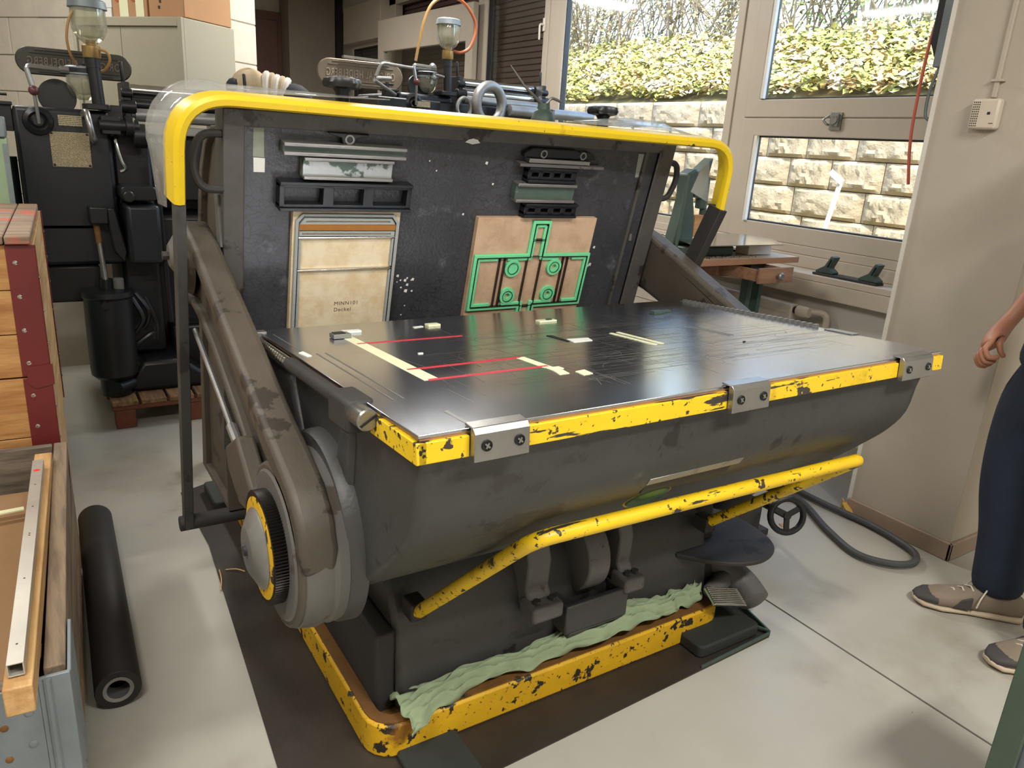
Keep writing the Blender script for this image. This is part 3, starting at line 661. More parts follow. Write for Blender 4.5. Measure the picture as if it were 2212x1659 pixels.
# side arms with big end discs, gear ring and hub cap
top = [(1.293, .806), (1.45, .876), (1.8, 1.035), (2.10, 1.162)]
arm = [(1.375 + .172 * math.cos(a), .655 + .172 * math.sin(a)) for a in [math.radians(d) for d in range(116, 316, 14)]] + [(1.55, .70), (1.72, .80), (1.95, .91), (2.10, .965)] + [(2.22 + .1 * math.cos(a), 1.09 + .1 * math.sin(a)) for a in [math.radians(d) for d in range(-110, 120, 16)]] + [(2.10, 1.14), (1.8, 1.015), (1.45, .85)]
inner = [(1.60, .80), (1.75, .87), (1.98, .975), (2.06, 1.02), (2.05, 1.06), (1.8, .955), (1.62, .87)]
for s, (a0, a1) in ((-1, (.352, .425)), (1, (1.945, 2.018))):
    q = MB().prism(arm, 'x', a0 + (.028 if s < 0 else 0), a1 - (0 if s < 0 else .028))
    ar = q.build('side_arm', 'cast_side', PR, bevel=.01, seg=3)
    fl_ = [(1.202, .665), (1.196, .72), (1.218, .778), (1.27, .825), (1.36, .862), (1.45, .892), (1.8, 1.04), (2.10, 1.165), (2.24, 1.205), (2.34, 1.15), (2.33, 1.02), (2.28, .985), (2.2, .975), (2.21, 1.01), (2.26, 1.03), (2.27, 1.10), (2.20, 1.135), (2.11, 1.12), (1.82, .995), (1.55, .872), (1.45, .828), (1.36, .80), (1.28, .755), (1.225, .70)]
    MB().prism(fl_, 'x', a0, a1).build('arm_flange', 'cast_side', ar, bevel=.014, seg=3)
    MB().prism([(1.56, .70), (1.72, .795), (1.95, .905), (2.12, .96), (2.2, .975), (2.2, 1.0), (2.10, .985), (1.94, .93), (1.71, .825), (1.55, .74)], 'x', a0 + .008, a1 - .008).build('arm_rib', 'cast_side', ar, bevel=.008)
    MB().prism([(1.375 + .17 * math.cos(t_), .655 + .17 * math.sin(t_)) for t_ in [2 * math.pi * k / 40 for k in range(40)]], 'x', a0, a1).build('arm_end', 'cast_side', ar, bevel=.008)
    xo = a0 - .004 if s < 0 else a1 + .004
    e = -s
    def L(prof, c, name, mt, par, n=40):   # prof as (radius, distance outward from the arm's face)
        return MB().lathe([(r, (xo + s * h)) for r, h in prof], (0, c[0], c[1]), 'x', n).build(name, mt, par, smooth=30)
    L([(0, .0), (.082, .0), (.086, -.008), (.1, -.02)], (2.235, 1.10), 'pivot_boss', 'cast_side', ar)
    L([(0, .030), (.030, .030), (.058, .012), (.060, -.006)], (2.235, 1.11), 'pivot_disc', 'cast_light', ar)
    L([(0, .046), (.012, .046), (.012, .02)], (2.235, 1.11), 'pivot_bolt', 'cast_dark', ar, 6)
    L([(.1, .0), (.150, .0), (.172, -.018), (.178, -.05), (.172, -.075), (.1, -.08)], (1.375, .655), 'end_disc', 'cast_light', ar, 56)
    L([(.1, -.065), (.178, -.067), (.184, -.078), (.182, -.098), (.1, -.10)], (1.38, .66), 'bearing_ring', 'cast_light', ar, 56)
    L([(.1, -.09), (.198, -.095), (.204, -.105), (.206, -.135), (.1, -.14)], (1.40, .665), 'bearing_flange', 'cast', ar, 56)
    # toothed ring
    nT = 110; vs = []; fs = []
    for h in (.0, .026):
        for k in range(nT * 2):
            r_ = .116 if k % 2 else .111; a = math.pi * k / nT; vs.append((xo + s * h, 1.375 + r_ * math.cos(a), .655 + r_ * math.sin(a)))
        for k in range(nT * 2):
            a = math.pi * k / nT; vs.append((xo + s * h, 1.375 + .08 * math.cos(a), .655 + .08 * math.sin(a)))
    q = nT * 2
    for k in range(q):
        j = (k + 1) % q; fs += [(k, j, 2*q+j, 2*q+k), (2*q+k, 2*q+j, 3*q+j, 3*q+k), (k, q+k, q+j, j), (q+k, 3*q+k, 3*q+j, q+j)]
    g = MB().add(vs, fs).build('gear_ring', 'gear', ar, smooth=0)
    L([(.07, .02), (.104, .02), (.104, .0268), (.096, .0282), (.07, .0282)], (1.375, .655), 'yellow_ring', 'yellow_base', ar)
    L([(0, .052), (.045, .052), (.048, .051), (.080, .034), (.083, .030), (.081, .02), (.07, .02)], (1.375, .655), 'hub_cap', 'steel_dull', ar)
    L([(0, .058), (.010, .058), (.011, .05)], (1.375, .655), 'hub_bolt', 'cast_dark', ar, 12)
    # lock block and rod below the arm
    X0, X1 = (.330, .372) if s < 0 else (1.998, 2.04)
    bk = MB(); bk.prism([(1.70, .75), (1.585, .815), (1.47, .735), (1.49, .67), (1.585, .655), (1.68, .70)], 'x', X0, X1); bk = bk.build('latch_block', 'cast_side', ar, bevel=.008)
    MB().cyl((X0 + .015, 1.69, .80), (X0 + .015, 1.60, .77), .012, n=10).tube([(X0 + .02, 2.1, .93), (X0 + .018, 1.8, .83), (X0 + .015, 1.66, .785)], .007, 8).build('latch_rod', 'steel_dull', bk)

# base: cast drum, bearing caps, crank, pocket, apron
bprof = [(1.435, .02), (1.43, .10), (1.44, .22), (1.475, .33), (1.53, .41), (1.62, .455), (1.9, .47), (2.5, .47), (2.66, .3), (2.68, .02)]
MB().prism(bprof, 'x', .655, 1.74).build('base_casting', 'cast', PR, bevel=.015, smooth=50)
MB().prism([(1.40, .02), (1.395, .13), (1.45, .13), (1.46, .02)], 'x', .66, .76).box(.60, .655, 1.45, 2.6, .02, .3).build('base_lug', 'cast_dark', PR, bevel=.01)
for x0, x1 in ((1.02, 1.095), (1.335, 1.385)):
    q = MB().prism([(1.40, .255), (1.395, .28), (1.41, .30), (1.425, .32), (1.42, .40), (1.45, .475), (1.60, .49), (1.60, .255)], 'x', x0, x1)
    b_ = q.build('bearing_cap', 'cast_light', PR, bevel=.008)
    fb = MB().box(x0 - .012, x1 + .012, 1.365, 1.44, .25, .298).build('cap_foot', 'cast_light', b_, bevel=.01)
    for xx in (x0 + .012, x1 - .012): MB().lathe([(0, .012), (.011, .012), (.011, 0)], (xx, 1.39, .297), n=6).build('cap_bolt', 'cast_dark', b_)
MB().cyl((1.20, 1.50, .355), (1.275, 1.50, .355), .115, n=40).build('crank_disc', 'cast_light', PR, bevel=.006)
m = MB().ring([(1.125, 1.375), (1.345, 1.375), (1.345, 1.47), (1.125, 1.47)], [(1.15, 1.395), (1.32, 1.395), (1.32, 1.46), (1.15, 1.46)], 'z', .175, .265).prism([(1.375, .175), (1.42, .09), (1.47, .09), (1.47, .18)], 'x', 1.14, 1.33); m.build('oil_pocket', 'cast', PR, bevel=.012)
apr = [(1.60, 1.45), (1.66, 1.38), (1.73, 1.325), (1.82, 1.30), (1.91, 1.325), (1.96, 1.39), (1.98, 1.50), (1.97, 1.60), (1.88, 1.66), (1.67, 1.60)]
apr = [(p.x, p.y) for p in smoothpath([(u, v, 0) for u, v in apr + apr[:1]], 5)][:-1]; q = MB().prism(apr, 'z', .255, .27); q.build('apron_plate', 'cast_dark', PR, bevel=.004)
MB().prism([(1.45, .08), (1.50, .40), (1.60, .44), (1.75, .45), (1.75, .08)], 'x', 1.72, 1.80).build('apron_web', 'cast_dark', PR, bevel=.015)
# foot bar
fb = roundpath([(.70, 1.42, .36), (.745, 1.03, .742), (1.79, 1.03, .725), (1.70, 1.42, .375)], .05, 8)
MB().tube(fb, .0165, 16).build('safety_bar', 'yellow_worn', PR, label='yellow U shaped bar with flaking paint')
for x in (.70, 1.70): MB().box(x - .022, x + .022, 1.415, 1.47, .335, .385).build('bar_socket', 'cast_dark', PR, bevel=.005)
# name strip and emblem on the platen's front
tn = Vector((0, -.83, -.56)); 
MB().bar((.997, 1.006, .826), (1.27, 1.006, .826), .02, .010, (0, -.86, -.5)).build('name_strip', 'steel', PR, bevel=.001)
MB().bar((1.0, 1.02, .803), (1.25, 1.02, .803), .03, .006, (0, -.86, -.5)).build('name_plate', 'cast_dark', PR, bevel=.001)
MB().lathe([(0, .010), (.03, .009), (.042, .004), (.044, -.004)], (1.055, 1.060, .756), ax=(Vector((1.25, 0, 0)), Vector((0, .66, -.75)), Vector((0, -.75, -.66))), n=28).build('emblem', 'emblem', PR, label='green oval emblem with a yellow rim')
MB().lathe([(.044, .0), (.0475, .002), (.049, -.004)], (1.055, 1.060, .756), ax=(Vector((1.25, 0, 0)), Vector((0, .66, -.75)), Vector((0, -.75, -.66))), n=28, cap=False).build('emblem_rim', 'yellow_base', PR)
# yellow base tray
m = MB(); oo = rrect(.562, 1.765, 1.361, 2.96, .075); ii = rrect(.595, 1.73, 1.394, 2.93, .045)
vs = []
m.ring(oo, ii, 'z', .004, .098); tr = m.build('base_tray', 'yellow_base', PR, bevel=.006, label='yellow base frame, paint scuffed to dark metal')
m = MB(); m.ring(rrect(.570, 1.757, 1.369, 2.95, .07), rrect(.60, 1.725, 1.399, 2.92, .04), 'z', .098, .1015); m.build('tray_rim', 'rust_top', tr)
MB().box(.60, .70, 1.42, 1.52, .06, .075).build('corner_foot', 'rust_top', tr, bevel=.003); MB().lathe([(0, .001), (.012, .001), (.012, -.01)], (.655, 1.465, .075), n=14).build('foot_hole', 'black_iron', tr)
MB().box(.60, 1.72, 1.40, 2.92, .003, .02).build('tray_floor', 'cast_dark', tr)
# foot pedal at the right front
pd = MB().tube(smoothpath([(1.74, 1.60, .17), (1.84, 1.50, .15), (1.885, 1.41, .11), (1.88, 1.335, .075)], 6), [.05] * 18 + [.03], 16).build('pedal_arm', 'cast_light', PR)
MB().cyl((1.76, 1.55, .20), (1.90, 1.57, .20), .055, n=20).cyl((1.86, 1.45, .12), (1.72, 1.40, .125), .035, .025, n=12).build('pedal_pivot', 'cast_light', pd, bevel=.006)
Tp = Matrix.Translation((1.735, 1.345, .135)) @ Matrix.Rotation(math.radians(-8), 4, 'Z') @ Matrix.Rotation(math.radians(14), 4, 'Y') @ Matrix.Rotation(math.radians(22), 4, 'X')
q = MB(Tp).box(-.068, .068, -.033, .033, -.006, .004)
for i in range(9): q.box(-.066, .066, -.031 + i * .0072, -.027 + i * .0072, .004, .0075)
q.build('pedal_plate', 'chrome', pd, bevel=.0015, label='ribbed bright metal foot pedal')
# dark pads under the base
for b in ((1.575, 1.84, 1.275, 1.50), (.62, .785, 1.195, 1.37), (.50, .62, 2.84, 3.06)):
    MB().prism(rrect(b[0], b[1], b[2], b[3], .02), 'z', .004, .022 if b[0] == .62 else .045).build('mount_pad', 'rubber', PR, bevel=.006)

# drip sheet under the press
ds = MB().prism([(.345, 1.19), (1.865, 1.255), (1.95, 1.62), (1.93, 3.0), (.57, 3.15), (.415, 3.08), (.43, 2.6)], 'z', 0, .004).build('drip_sheet', 'oily_plate', smooth=0)
tag(ds, 'oil stained brown metal sheet on the floor under the die cutting press', 'metal sheet')
q = MB().bar((1.868, 1.258, .012), (1.94, 1.55, .012), .006, .02).bar((1.868, 1.258, .012), (1.55, 1.245, .008), .004, .012).bar((1.79, 1.38, .03), (1.868, 1.262, .02), .006, .006)
q.build('sheet_lip', 'press_green', ds)
def straw(p0, p1, lab):
    tag(MB().tube(smoothpath([p0, ((p0[0]+p1[0])/2 + .004, (p0[1]+p1[1])/2, .012), p1], 4), .0022, 5).build('straw', 'beam_wood'), lab, 'straw')
straw((.405, 2.28, .006), (.425, 2.40, .012), 'short bent straw at the left edge of the oily sheet')
straw((.445, 2.40, .007), (.50, 2.36, .007), 'thin dark twig on the oily sheet beside the bent straw')

# rag along the front of the tray
rg = random.Random(4); ph = [rg.uniform(0, 6) for _ in range(8)]
ax = smoothpath([(.64, 1.375, .112), (.74, 1.40, .125), (.90, 1.405, .128), (1.06, 1.40, .132), (1.22, 1.40, .145), (1.38, 1.405, .155), (1.52, 1.41, .135), (1.62, 1.42, .13), (1.70, 1.44, .135)], 8)
def ragfn(u, v):
    f = u * (len(ax) - 1); i = min(int(f), len(ax) - 2); c = ax[i].lerp(ax[i+1], f - i)
    w = .026 + .012 * math.sin(u * 7 + 1) ** 2 + (.042 * max(0, 1 - u * 8) + .016 * math.exp(-((u-.66)/.14)**2))
    s = (v - .5) * 2
    z = .018 * (1 - s * s) + .006 * math.sin(s * 13 + u * 26 + ph[0]) + .004 * math.sin(s * 19 - u * 44 + ph[1]) + .0025 * math.sin(u * 95 + s * 12 + ph[2]) - .035 * max(0, -s - .62)
    y = s * w + .006 * math.sin(u * 31 + ph[3]) + .004 * math.sin(u * 70 + ph[4])
    return (c.x + .006 * math.sin(s * 7 + u * 50), c.y + y, c.z + z + (.0 if s > -.5 else -.0))
rgo = MB().grid(ragfn, 160, 28).build('cleaning_rag', 'rag', smooth=80)
sd = rgo.modifiers.new('thickness', 'SOLIDIFY'); sd.thickness = .002
tag(rgo, 'long crumpled pale green rag lying along the yellow base tray', 'rag')

# ---------------------------------------------------------------- tooling locked on the bed
def bthing(name, label, cat, u, v, group=None):
    p = TB @ Vector((u, -v, 0)); return thing(name, label, cat, p, group)
def bprism(pts, a, b): return MB(TB).prism([(u, -v) for u, v in pts], 'z', a, b)
o0 = -.012
# left set
t = bthing('quoin', 'small black winged quoin with one key hole at the top left of the bed', 'quoin', .75, .07)
bprism([(.69, .040), (.803, .040), (.800, .045), (.768, .052), (.762, .074), (.732, .074), (.727, .052), (.694, .045)], o0, .012).build('wedge_body', 'navy_iron', t, bevel=.002)
q = MB(TB).lathe([(.013, -.004), (.013, .014), (.0085, .014), (.0085, .006), (0, .006)], (.748, -.055, 0), n=18); q.build('key_ring', 'steel_dull', t)
MB(TB).obox((.748, -.055, .0066), (.009, .009, .001), Matrix.Rotation(.3, 3, 'Z')).build('key_hole', 'black_iron', t)
def channel(name, label, u0, u1, v0, v1, web, rim, lip=.012, dep=.026, group=None, holes=None):
    t = bthing(name, label, 'furniture', (u0+u1)/2, v1, group)
    if holes:
        q = MB(TB); fl = .014
        q.box(u0, u1, -v0-fl*.6, -v0, o0, dep); q.box(u0, u1, -v1, -v1+fl*.6, o0, dep)
        e = [u0] + [x for h in holes for x in h] + [u1]
        for a, b in zip(e[0::2], e[1::2]): q.box(a, b, -v1+fl*.6, -v0-fl*.6, o0, dep - .008)
        q.box(u0, u1, -v1+fl*.6, -v1+fl*1.2, o0, dep-.008); q.box(u0, u1, -v0-fl*1.2, -v0-fl*.6, o0, dep-.008)
        q.build('cast_bar', web, t, bevel=.0012)
    else:
        MB(TB).box(u0, u1, -v1+lip*.6, -v0-lip*.6, o0, dep - .012).build('web', web, t, bevel=.001)
        MB(TB).box(u0, u1, -v0-lip, -v0, o0, dep).build('flange', rim, t, bevel=.002)
        MB(TB).box(u0, u1, -v1, -v1+lip, o0, dep).build('flange', rim, t, bevel=.002)
    return t
channel('metal_furniture', 'longest grey green grooved furniture bar below the winged quoin', .572, .911, .068, .101, 'green_paint', 'steel_dull', .010)
channel('metal_furniture', 'wide furniture bar with green paint half worn to bare metal', .626, .877, .104, .162, 'green_silver', 'steel_dull', .009)
channel('window_furniture', 'black cast furniture frame with three wide openings above the pale die', .565, .940, .168, .246, 'navy_iron', 'navy_iron', holes=[(.579, .682), (.712, .796), (.826, .926)], dep=.03)
# left die
t = bthing('cutting_die', 'pale plywood cutting die with grey foam edging and typed lettering', 'die', .76, .6)
U0, U1, V0 = .607, .919, .250
MB(TB).box(U0, U1, -.68, -V0, o0, .008).build('die_board', 'ply_pale', t, bevel=.0008)
def foamring(pts, inner, h, m='foam_grey', par=None): return MB(TB).ring([(u, -v) for u, v in pts], [(u, -v) for u, v in inner], 'z', .008, h).build('foam_strip', m, par or t, bevel=.0008)
f1 = foamring([(.613, .68), (.613, .277), (.632, .256), (.896, .258), (.914, .279), (.914, .68)], [(.6215, .68), (.6215, .281), (.6355, .264), (.892, .266), (.9055, .283), (.9055, .68)], .016)
foamring([(.6235, .287), (.637, .268), (.891, .270), (.9035, .288)], [(.640, .281), (.645, .276), (.884, .277), (.888, .282)], .015)
foamring([(.6225, .306), (.904, .308), (.904, .322), (.6225, .320)], [(.632, .311), (.892, .313), (.892, .318), (.632, .316)], .015)
MB(TB).prism([(.6225, -.287), (.904, -.289), (.904, -.3045), (.6225, -.3025)], 'z', .008, .0165).build('foam_strip', 'foam_brown', t, label='brown ribbed foam strip')
for v0, v1 in ((.327, .414), (.424, .68)):
    for a, b, s in ((.624, .630, 1), (.897, .903, -1)):
        MB(TB).prism([(a, -v1), (b, -v1), (b, -v0 - (.006 if s > 0 else 0)), (a, -v0 - (0 if s > 0 else .006))], 'z', .008, .015).build('foam_strip', 'foam_grey', t)
for v in (.3235, .419): MB(TB).box(.622, .905, -v-.0012, -v+.0012, .008, .018).build('crease_rule', 'chrome', t)
cr = MB(TB).ring([(.6222, -.68), (.6222, -.2815), (.6362, -.2645), (.8912, -.2665), (.9048, -.2835), (.9048, -.68)], [(.6229, -.68), (.6229, -.282), (.6366, -.2655), (.8908, -.2675), (.904, -.284), (.904, -.68)], 'z', .008, .0175); cr.build('cutting_rule', 'rule_steel', t)
def bedtext(txt, u, v, size, par, m='ink', sp=1.15):
    T2 = TB @ Matrix.Translation((u, -v, .0082)); mb, w = text_mb(txt, size, T2, .0001, False, sp); mb.build('lettering', m, par, smooth=0, normals=False)
bedtext('MINN101', .738, .536, .0165, t); bedtext('Deckel', .738, .556, .0165, t)
# right set
t = bthing('double_quoin', 'long black quoin with two key holes at the top right of the bed', 'quoin', 1.44, .08)
bprism([(1.306, .063), (1.335, .047), (1.50, .047), (1.515, .052), (1.55, .050), (1.573, .062), (1.585, .075), (1.306, .076)], o0, .010).build('wedge_body', 'navy_iron', t, bevel=.003)
for u in (1.374, 1.526):
    MB(TB).lathe([(.0125, -.004), (.0125, .014), (.008, .014), (.008, .008), (0, .008)], (u, -.063, 0), n=18).build('key_ring', 'steel_dull', t)
    MB(TB).obox((u, -.063, .0086), (.008, .008, .001), Matrix.Rotation(.75, 3, 'Z')).build('key_hole', 'black_iron', t)
t = bthing('reglet', 'upper and shorter of two thin grey metal strips under the long quoin', 'strip', 1.44, .09)
MB(TB).box(1.322, 1.555, -.0905, -.0785, o0, .018).build('strip', 'steel_dull', t, bevel=.001)
t = bthing('reglet', 'lower and longer of two thin dull metal strips under the long quoin', 'strip', 1.45, .1)
MB(TB).box(1.288, 1.612, -.1015, -.0925, o0, .024).build('strip', 'cast_light', t, bevel=.001)
channel('window_furniture', 'black cast furniture with four tall slots above the green channel bar', 1.326, 1.513, .103, .150, 'navy_iron', 'navy_iron', holes=[(1.340, 1.366), (1.382, 1.408), (1.424, 1.450), (1.466, 1.492)], dep=.026)
channel('metal_furniture', 'short wide dark green channel bar between two black slotted bars', 1.294, 1.520, .153, .2135, 'green_paint', 'steel_dull', .010)
channel('window_furniture', 'black cast furniture with four small square holes above the green edged die', 1.337, 1.541, .217, .263, 'navy_iron', 'navy_iron', holes=[(1.350, 1.378), (1.400, 1.428), (1.450, 1.478), (1.497, 1.524)], dep=.026)
t = bthing('cutting_die', 'brown plywood cutting die with bright green foam outline and rings', 'die', 1.41, .6)
MB(TB).box(1.182, 1.646, -.66, -.268, o0, .008).build('die_board', 'ply_tan', t, bevel=.0008)
G = 'foam_green'; w = .0085
def gstrip(pts, h=.018, ww=w, closed=False, m=G):
    """flat foam strip following a path"""
    P = [Vector((u, -v, 0)) for u, v in pts]; n = len(P); L_ = []; R_ = []
    for i in range(n):
        a = P[(i-1) % n] if (closed or i > 0) else None; b = P[(i+1) % n] if (closed or i < n-1) else None
        d1 = (P[i] - a).normalized() if a is not None else None; d2 = (b - P[i]).normalized() if b is not None else None
        d = d1 or d2; n1 = Vector((-d.y, d.x, 0)); 
        if d1 is not None and d2 is not None:
            n2 = Vector((-d2.y, d2.x, 0)); mm = (n1 + n2).normalized(); k = ww / max(.3, mm.dot(n1)); off = mm * k
        else: off = n1 * ww
        L_.append(P[i] + off); R_.append(P[i] - off)
    vs = []; fs = []
    for z in (.008, h):
        for q in L_ + R_: vs.append((q.x, q.y, z))
    for i in range(n if closed else n - 1):
        j = (i + 1) % n; a, b, c, d = i, j, n + j, n + i
        fs += [(a, b, c, d), (2*n+a, 2*n+d, 2*n+c, 2*n+b), (a, 2*n+a, 2*n+b, b), (d, c, 2*n+c, 2*n+d)]
    if not closed: fs += [(0, n, 3*n, 2*n), (n-1, 3*n-1, 4*n-1, 2*n-1)][:1] + [(n-1, 3*n-1, 4*n-1, 2*n-1)]
    return MB(TB).add(vs, fs).build('foam_strip', m, t, bevel=.0012, seg=1)
cont = [(1.389, .393), (1.389, .280), (1.450, .280), (1.450, .393), (1.640, .395), (1.640, .577), (1.445, .577), (1.445, .62), (1.384, .62), (1.384, .577), (1.190, .577), (1.190, .393)]
def inset(pts, d):
    P = [Vector((u, v, 0)) for u, v in pts]; out = []; n = len(P)
    ar_ = sum(P[i].x * P[(i+1) % n].y - P[(i+1) % n].x * P[i].y for i in range(n)); s = 1 if ar_ > 0 else -1
    for i in range(n):
        a = (P[i] - P[i-1]).normalized(); b = (P[(i+1) % n] - P[i]).normalized(); na = Vector((-a.y, a.x, 0)) * s; nb = Vector((-b.y, b.x, 0)) * s
        mm = (na + nb).normalized(); out.append(P[i] + mm * d / max(.3, mm.dot(na)))
    return [(p.x, p.y) for p in out]
gstrip(cont, .018, .0052, True)
gi = inset(cont, .0125)
for seg in ([gi[0], gi[1]], [gi[1], gi[2]], [gi[2], gi[3]], [gi[3], (1.515, gi[4][1])], [(1.57, gi[4][1]), gi[4], gi[5], (1.565, gi[5][1])], [(1.52, gi[5][1]), gi[6], gi[7]], [gi[8], gi[9], (1.315, gi[9][1])], [(1.27, gi[10][1]), gi[10], gi[11], (1.275, gi[11][1])], [(1.31, gi[11][1]), gi[0]]):
    gstrip(seg, .0165, .005)
inn = [(1.404, .372), (1.404, .293), (1.437, .293), (1.437, .372)]
MB(TB).ring([(u, -v) for u, v in inset(cont, .0058)], [(u, -v) for u, v in inset(cont, .0066)], 'z', .008, .0205).build('cutting_rule', 'rule_steel', t)
for i, (u, v) in enumerate(((1.336, .437), (1.502, .437), (1.334, .536), (1.498, .536))):
    if i == 0:
        MB(TB).lathe([(0, .0165), (.0215, .0165), (.0215, .008)], (u, -v, 0), n=28).build('foam_disc', G, t); MB(TB).lathe([(.0225, .008), (.0225, .017), (.030, .017), (.030, .008)], (u, -v, 0), n=28).build('foam_ring', G, t)
    else:
        MB(TB).lathe([(.0095, .008), (.0095, .0165), (.0185, .0165), (.0185, .008)], (u, -v, 0), n=24, cap=False).build('foam_ring', G, t); MB(TB).lathe([(.0195, .008), (.0195, .0175), (.029, .0175), (.029, .008)], (u, -v, 0), n=28, cap=False).build('foam_ring', G, t)
    MB(TB).lathe([(.0188, .008), (.0188, .020), (.0193, .020), (.0193, .008)], (u, -v, 0), n=28, cap=False).build('cutting_rule', 'rule_steel', t)
for u in (1.282, 1.301, 1.3875, 1.4435, 1.535, 1.553): MB(TB).box(u-.0016, u+.0016, -.572, -.402, .008, .018).build('crease_rule', 'rule_steel', t)
for v in (.3385, .343, .398, .5745): MB(TB).box(1.391, 1.448, -v-.001, -v+.001, .008, .0175).build('crease_rule', 'rule_steel', t)
# tape strips on the bed, small paper scraps
def flat(T2, pts, h, name, m, label, cat, group=None, bev=0):
    o = MB(T2).prism(pts, 'z', -.0002 if h < .002 else 0, h).build(name, m, bevel=bev, smooth=0); return tag(o, label, cat, group)
bedo = TB @ Matrix.Translation((0, 0, -.012))
flat(bedo, [(.505, -.045), (.531, -.045), (.533, -.118), (.505, -.117)], .0006, 'old_tape', 'tape_old', 'dusty old tape strip at the top left corner of the bed', 'tape')
flat(bedo, [(.506, -.119), (.535, -.120), (.535, -.156), (.507, -.156)], .0008, 'old_tape', 'paper', 'torn whitish tape end under the dusty tape at the bed left', 'tape')
flat(bedo, [(1.776, -.050), (1.800, -.050), (1.803, -.128), (1.785, -.130)], .0006, 'old_tape', 'tape_old', 'beige tape strip at the top right corner of the bed', 'tape')
rq = random.Random(8); q = MB(bedo)
for i in range(34):
    u, v = (rq.gauss(.955, .03), rq.gauss(.49, .04)) if i < 16 else (rq.uniform(1.62, 1.68), rq.uniform(.36, .46)) if i < 26 else (rq.uniform(.95, 1.75), rq.uniform(.1, .5))
    s = rq.uniform(.002, .006) * (1.6 if 16 <= i < 24 else 1); q.add([(u-s, -v-s*.4, .001), (u+s*.7, -v-s, .001), (u+s, -v+s*.8, .001), (u-s*.5, -v+s, .001)], [(0, 1, 2, 3)])
q.build('paint_flecks', 'paper', PR, smooth=0, normals=False)['kind'] = 'stuff'
bpx = MB(TB).add([(1.10, -.045, .001), (1.15, -.045, .001), (1.14, -.036, .002), (1.125, -.033, .002), (1.11, -.037, .002), (1.125, -.05, .001)], [(0, 5, 1, 2, 3, 4)]).build('tape_scrap', 'paper', smooth=0); tag(bpx, 'small torn white scrap on the bed rim between the two quoins', 'tape')

# ---------------------------------------------------------------- tapes and bits on the table
def rect(u0, u1, w0, w1): return [(u0, w0), (u1, w0), (u1, w1), (u0, w1)]
flat(TT, [(.618, .299), (.650, .299), (.650, .797), (.622, .797)], .0006, 'masking_tape', 'tape_cream', 'long cream masking tape strip lying front to back at the left of the table', 'tape')
flat(TT, [(.890, .283), (.912, .281), (.910, .394), (.888, .394)], .0006, 'masking_tape', 'tape_cream', 'short cream tape strip at the right end of the red lines', 'tape')
for (a, b, lab) in (((.628, .682), (.902, .670), 'rearmost of the three red tape lines on the table'), ((.625, .395), (.898, .394), 'middle one of the three red tape lines on the table'), ((.627, .300), (.908, .298), 'front one of the three red tape lines, nearest the clamps')):
    flat(TT, [(a[0], a[1]-.0045), (b[0], b[1]-.0045), (b[0], b[1]+.0045), (a[0], a[1]+.0045)], .0009, 'red_tape', 'tape_red', lab, 'tape')
flat(TT, [(.884, .220), (.909, .221), (.915, .254), (.894, .260)], .0012, 'paper_square', 'tape_cream', 'left of two small cream paper squares in front of the red tapes', 'paper')
flat(TT, [(.927, .195), (.953, .199), (.957, .234), (.930, .229)], .0012, 'paper_square', 'tape_cream', 'right of two small cream paper squares in front of the red tapes', 'paper')
flat(TT, [(.893, .262), (.925, .262), (.925, .282), (.893, .282)], .0012, 'paper_square', 'tape_cream', 'small cream paper piece touching the front end of the short tape', 'paper')
flat(TT, rect(.880, .916, .815, .840), .006, 'spacer_block', 'tape_cream', 'cream block at the back of the table before the pale die', 'block', None, .001)
flat(TT, [(.838, .815), (.868, .822), (.868, .835), (.84, .83)], .0015, 'paper_scrap', 'paper', 'torn white scrap beside the cream block at the table back', 'paper')
t = thing('spacer_block', 'cream and green block on the table before the green edged die', 'block', TT @ Vector((1.225, .757, 0)))
MB(TT).box(1.195, 1.254, .748, .772, 0, .005).build('base_block', 'tape_cream', t, bevel=.001); MB(TT).obox((1.232, .758, .0065), (.018, .010, .003), Matrix.Rotation(.2, 3, 'Z')).build('green_patch', 'press_green', t)
t = thing('wood_clip', 'two small dark green blocks at the right back of the table', 'block', TT @ Vector((1.64, .745, 0)))
MB(TT).box(1.61, 1.65, .728, .752, 0, .010).build('block_half', 'press_green', t, bevel=.001); MB(TT).box(1.65, 1.692, .742, .760, 0, .007).build('block_half', 'press_green', t, bevel=.001)
t = thing('register_block', 'grey block with white paper at the back end of the long tape', 'block', TT @ Vector((.625, .78, 0)))
MB(TT).box(.596, .640, .752, .785, .001, .012).build('block_body', 'steel_dull', t, bevel=.001); MB(TT).box(.600, .628, .757, .780, .012, .014).build('block_top', 'rubber', t)
flat(TT, [(.645, .815), (.690, .812), (.690, .833), (.645, .836)], .006, 'spacer_block', 'paper', 'white block behind the grey register block on the table', 'block', None, .001)
flat(TT, [(1.105, .495), (1.112, .495), (1.116, .575), (1.100, .580)], .0015, 'dark_strip', 'black_iron', 'thin black strip beside the white paper label in the table middle', 'strip')
flat(TT, [(1.114, .479), (1.171, .478), (1.183, .512), (1.122, .520)], .0012, 'paper_label', 'paper', 'white paper label in the middle of the table', 'paper')
for a, b, lab in ((1.2805, .538, 'left of two thin straw coloured strips at the table centre'), (1.306, .541, 'right of two thin straw coloured strips at the table centre')):
    flat(TT, [(a - .002, b - .17), (a + .008, b - .17), (a + .004, b), (a - .006, b)], .0015, 'creasing_strip', 'tape_cream', lab, 'strip')
for a, lab in ((1.547, 'left of two faint strips near the right back of the table'), (1.562, 'right of two faint strips near the right back of the table')):
    flat(TT, [(a + .007, .379), (a + .012, .379), (a + .003, .533), (a - .002, .533)], .001, 'creasing_strip', 'steel_dull', lab, 'strip')
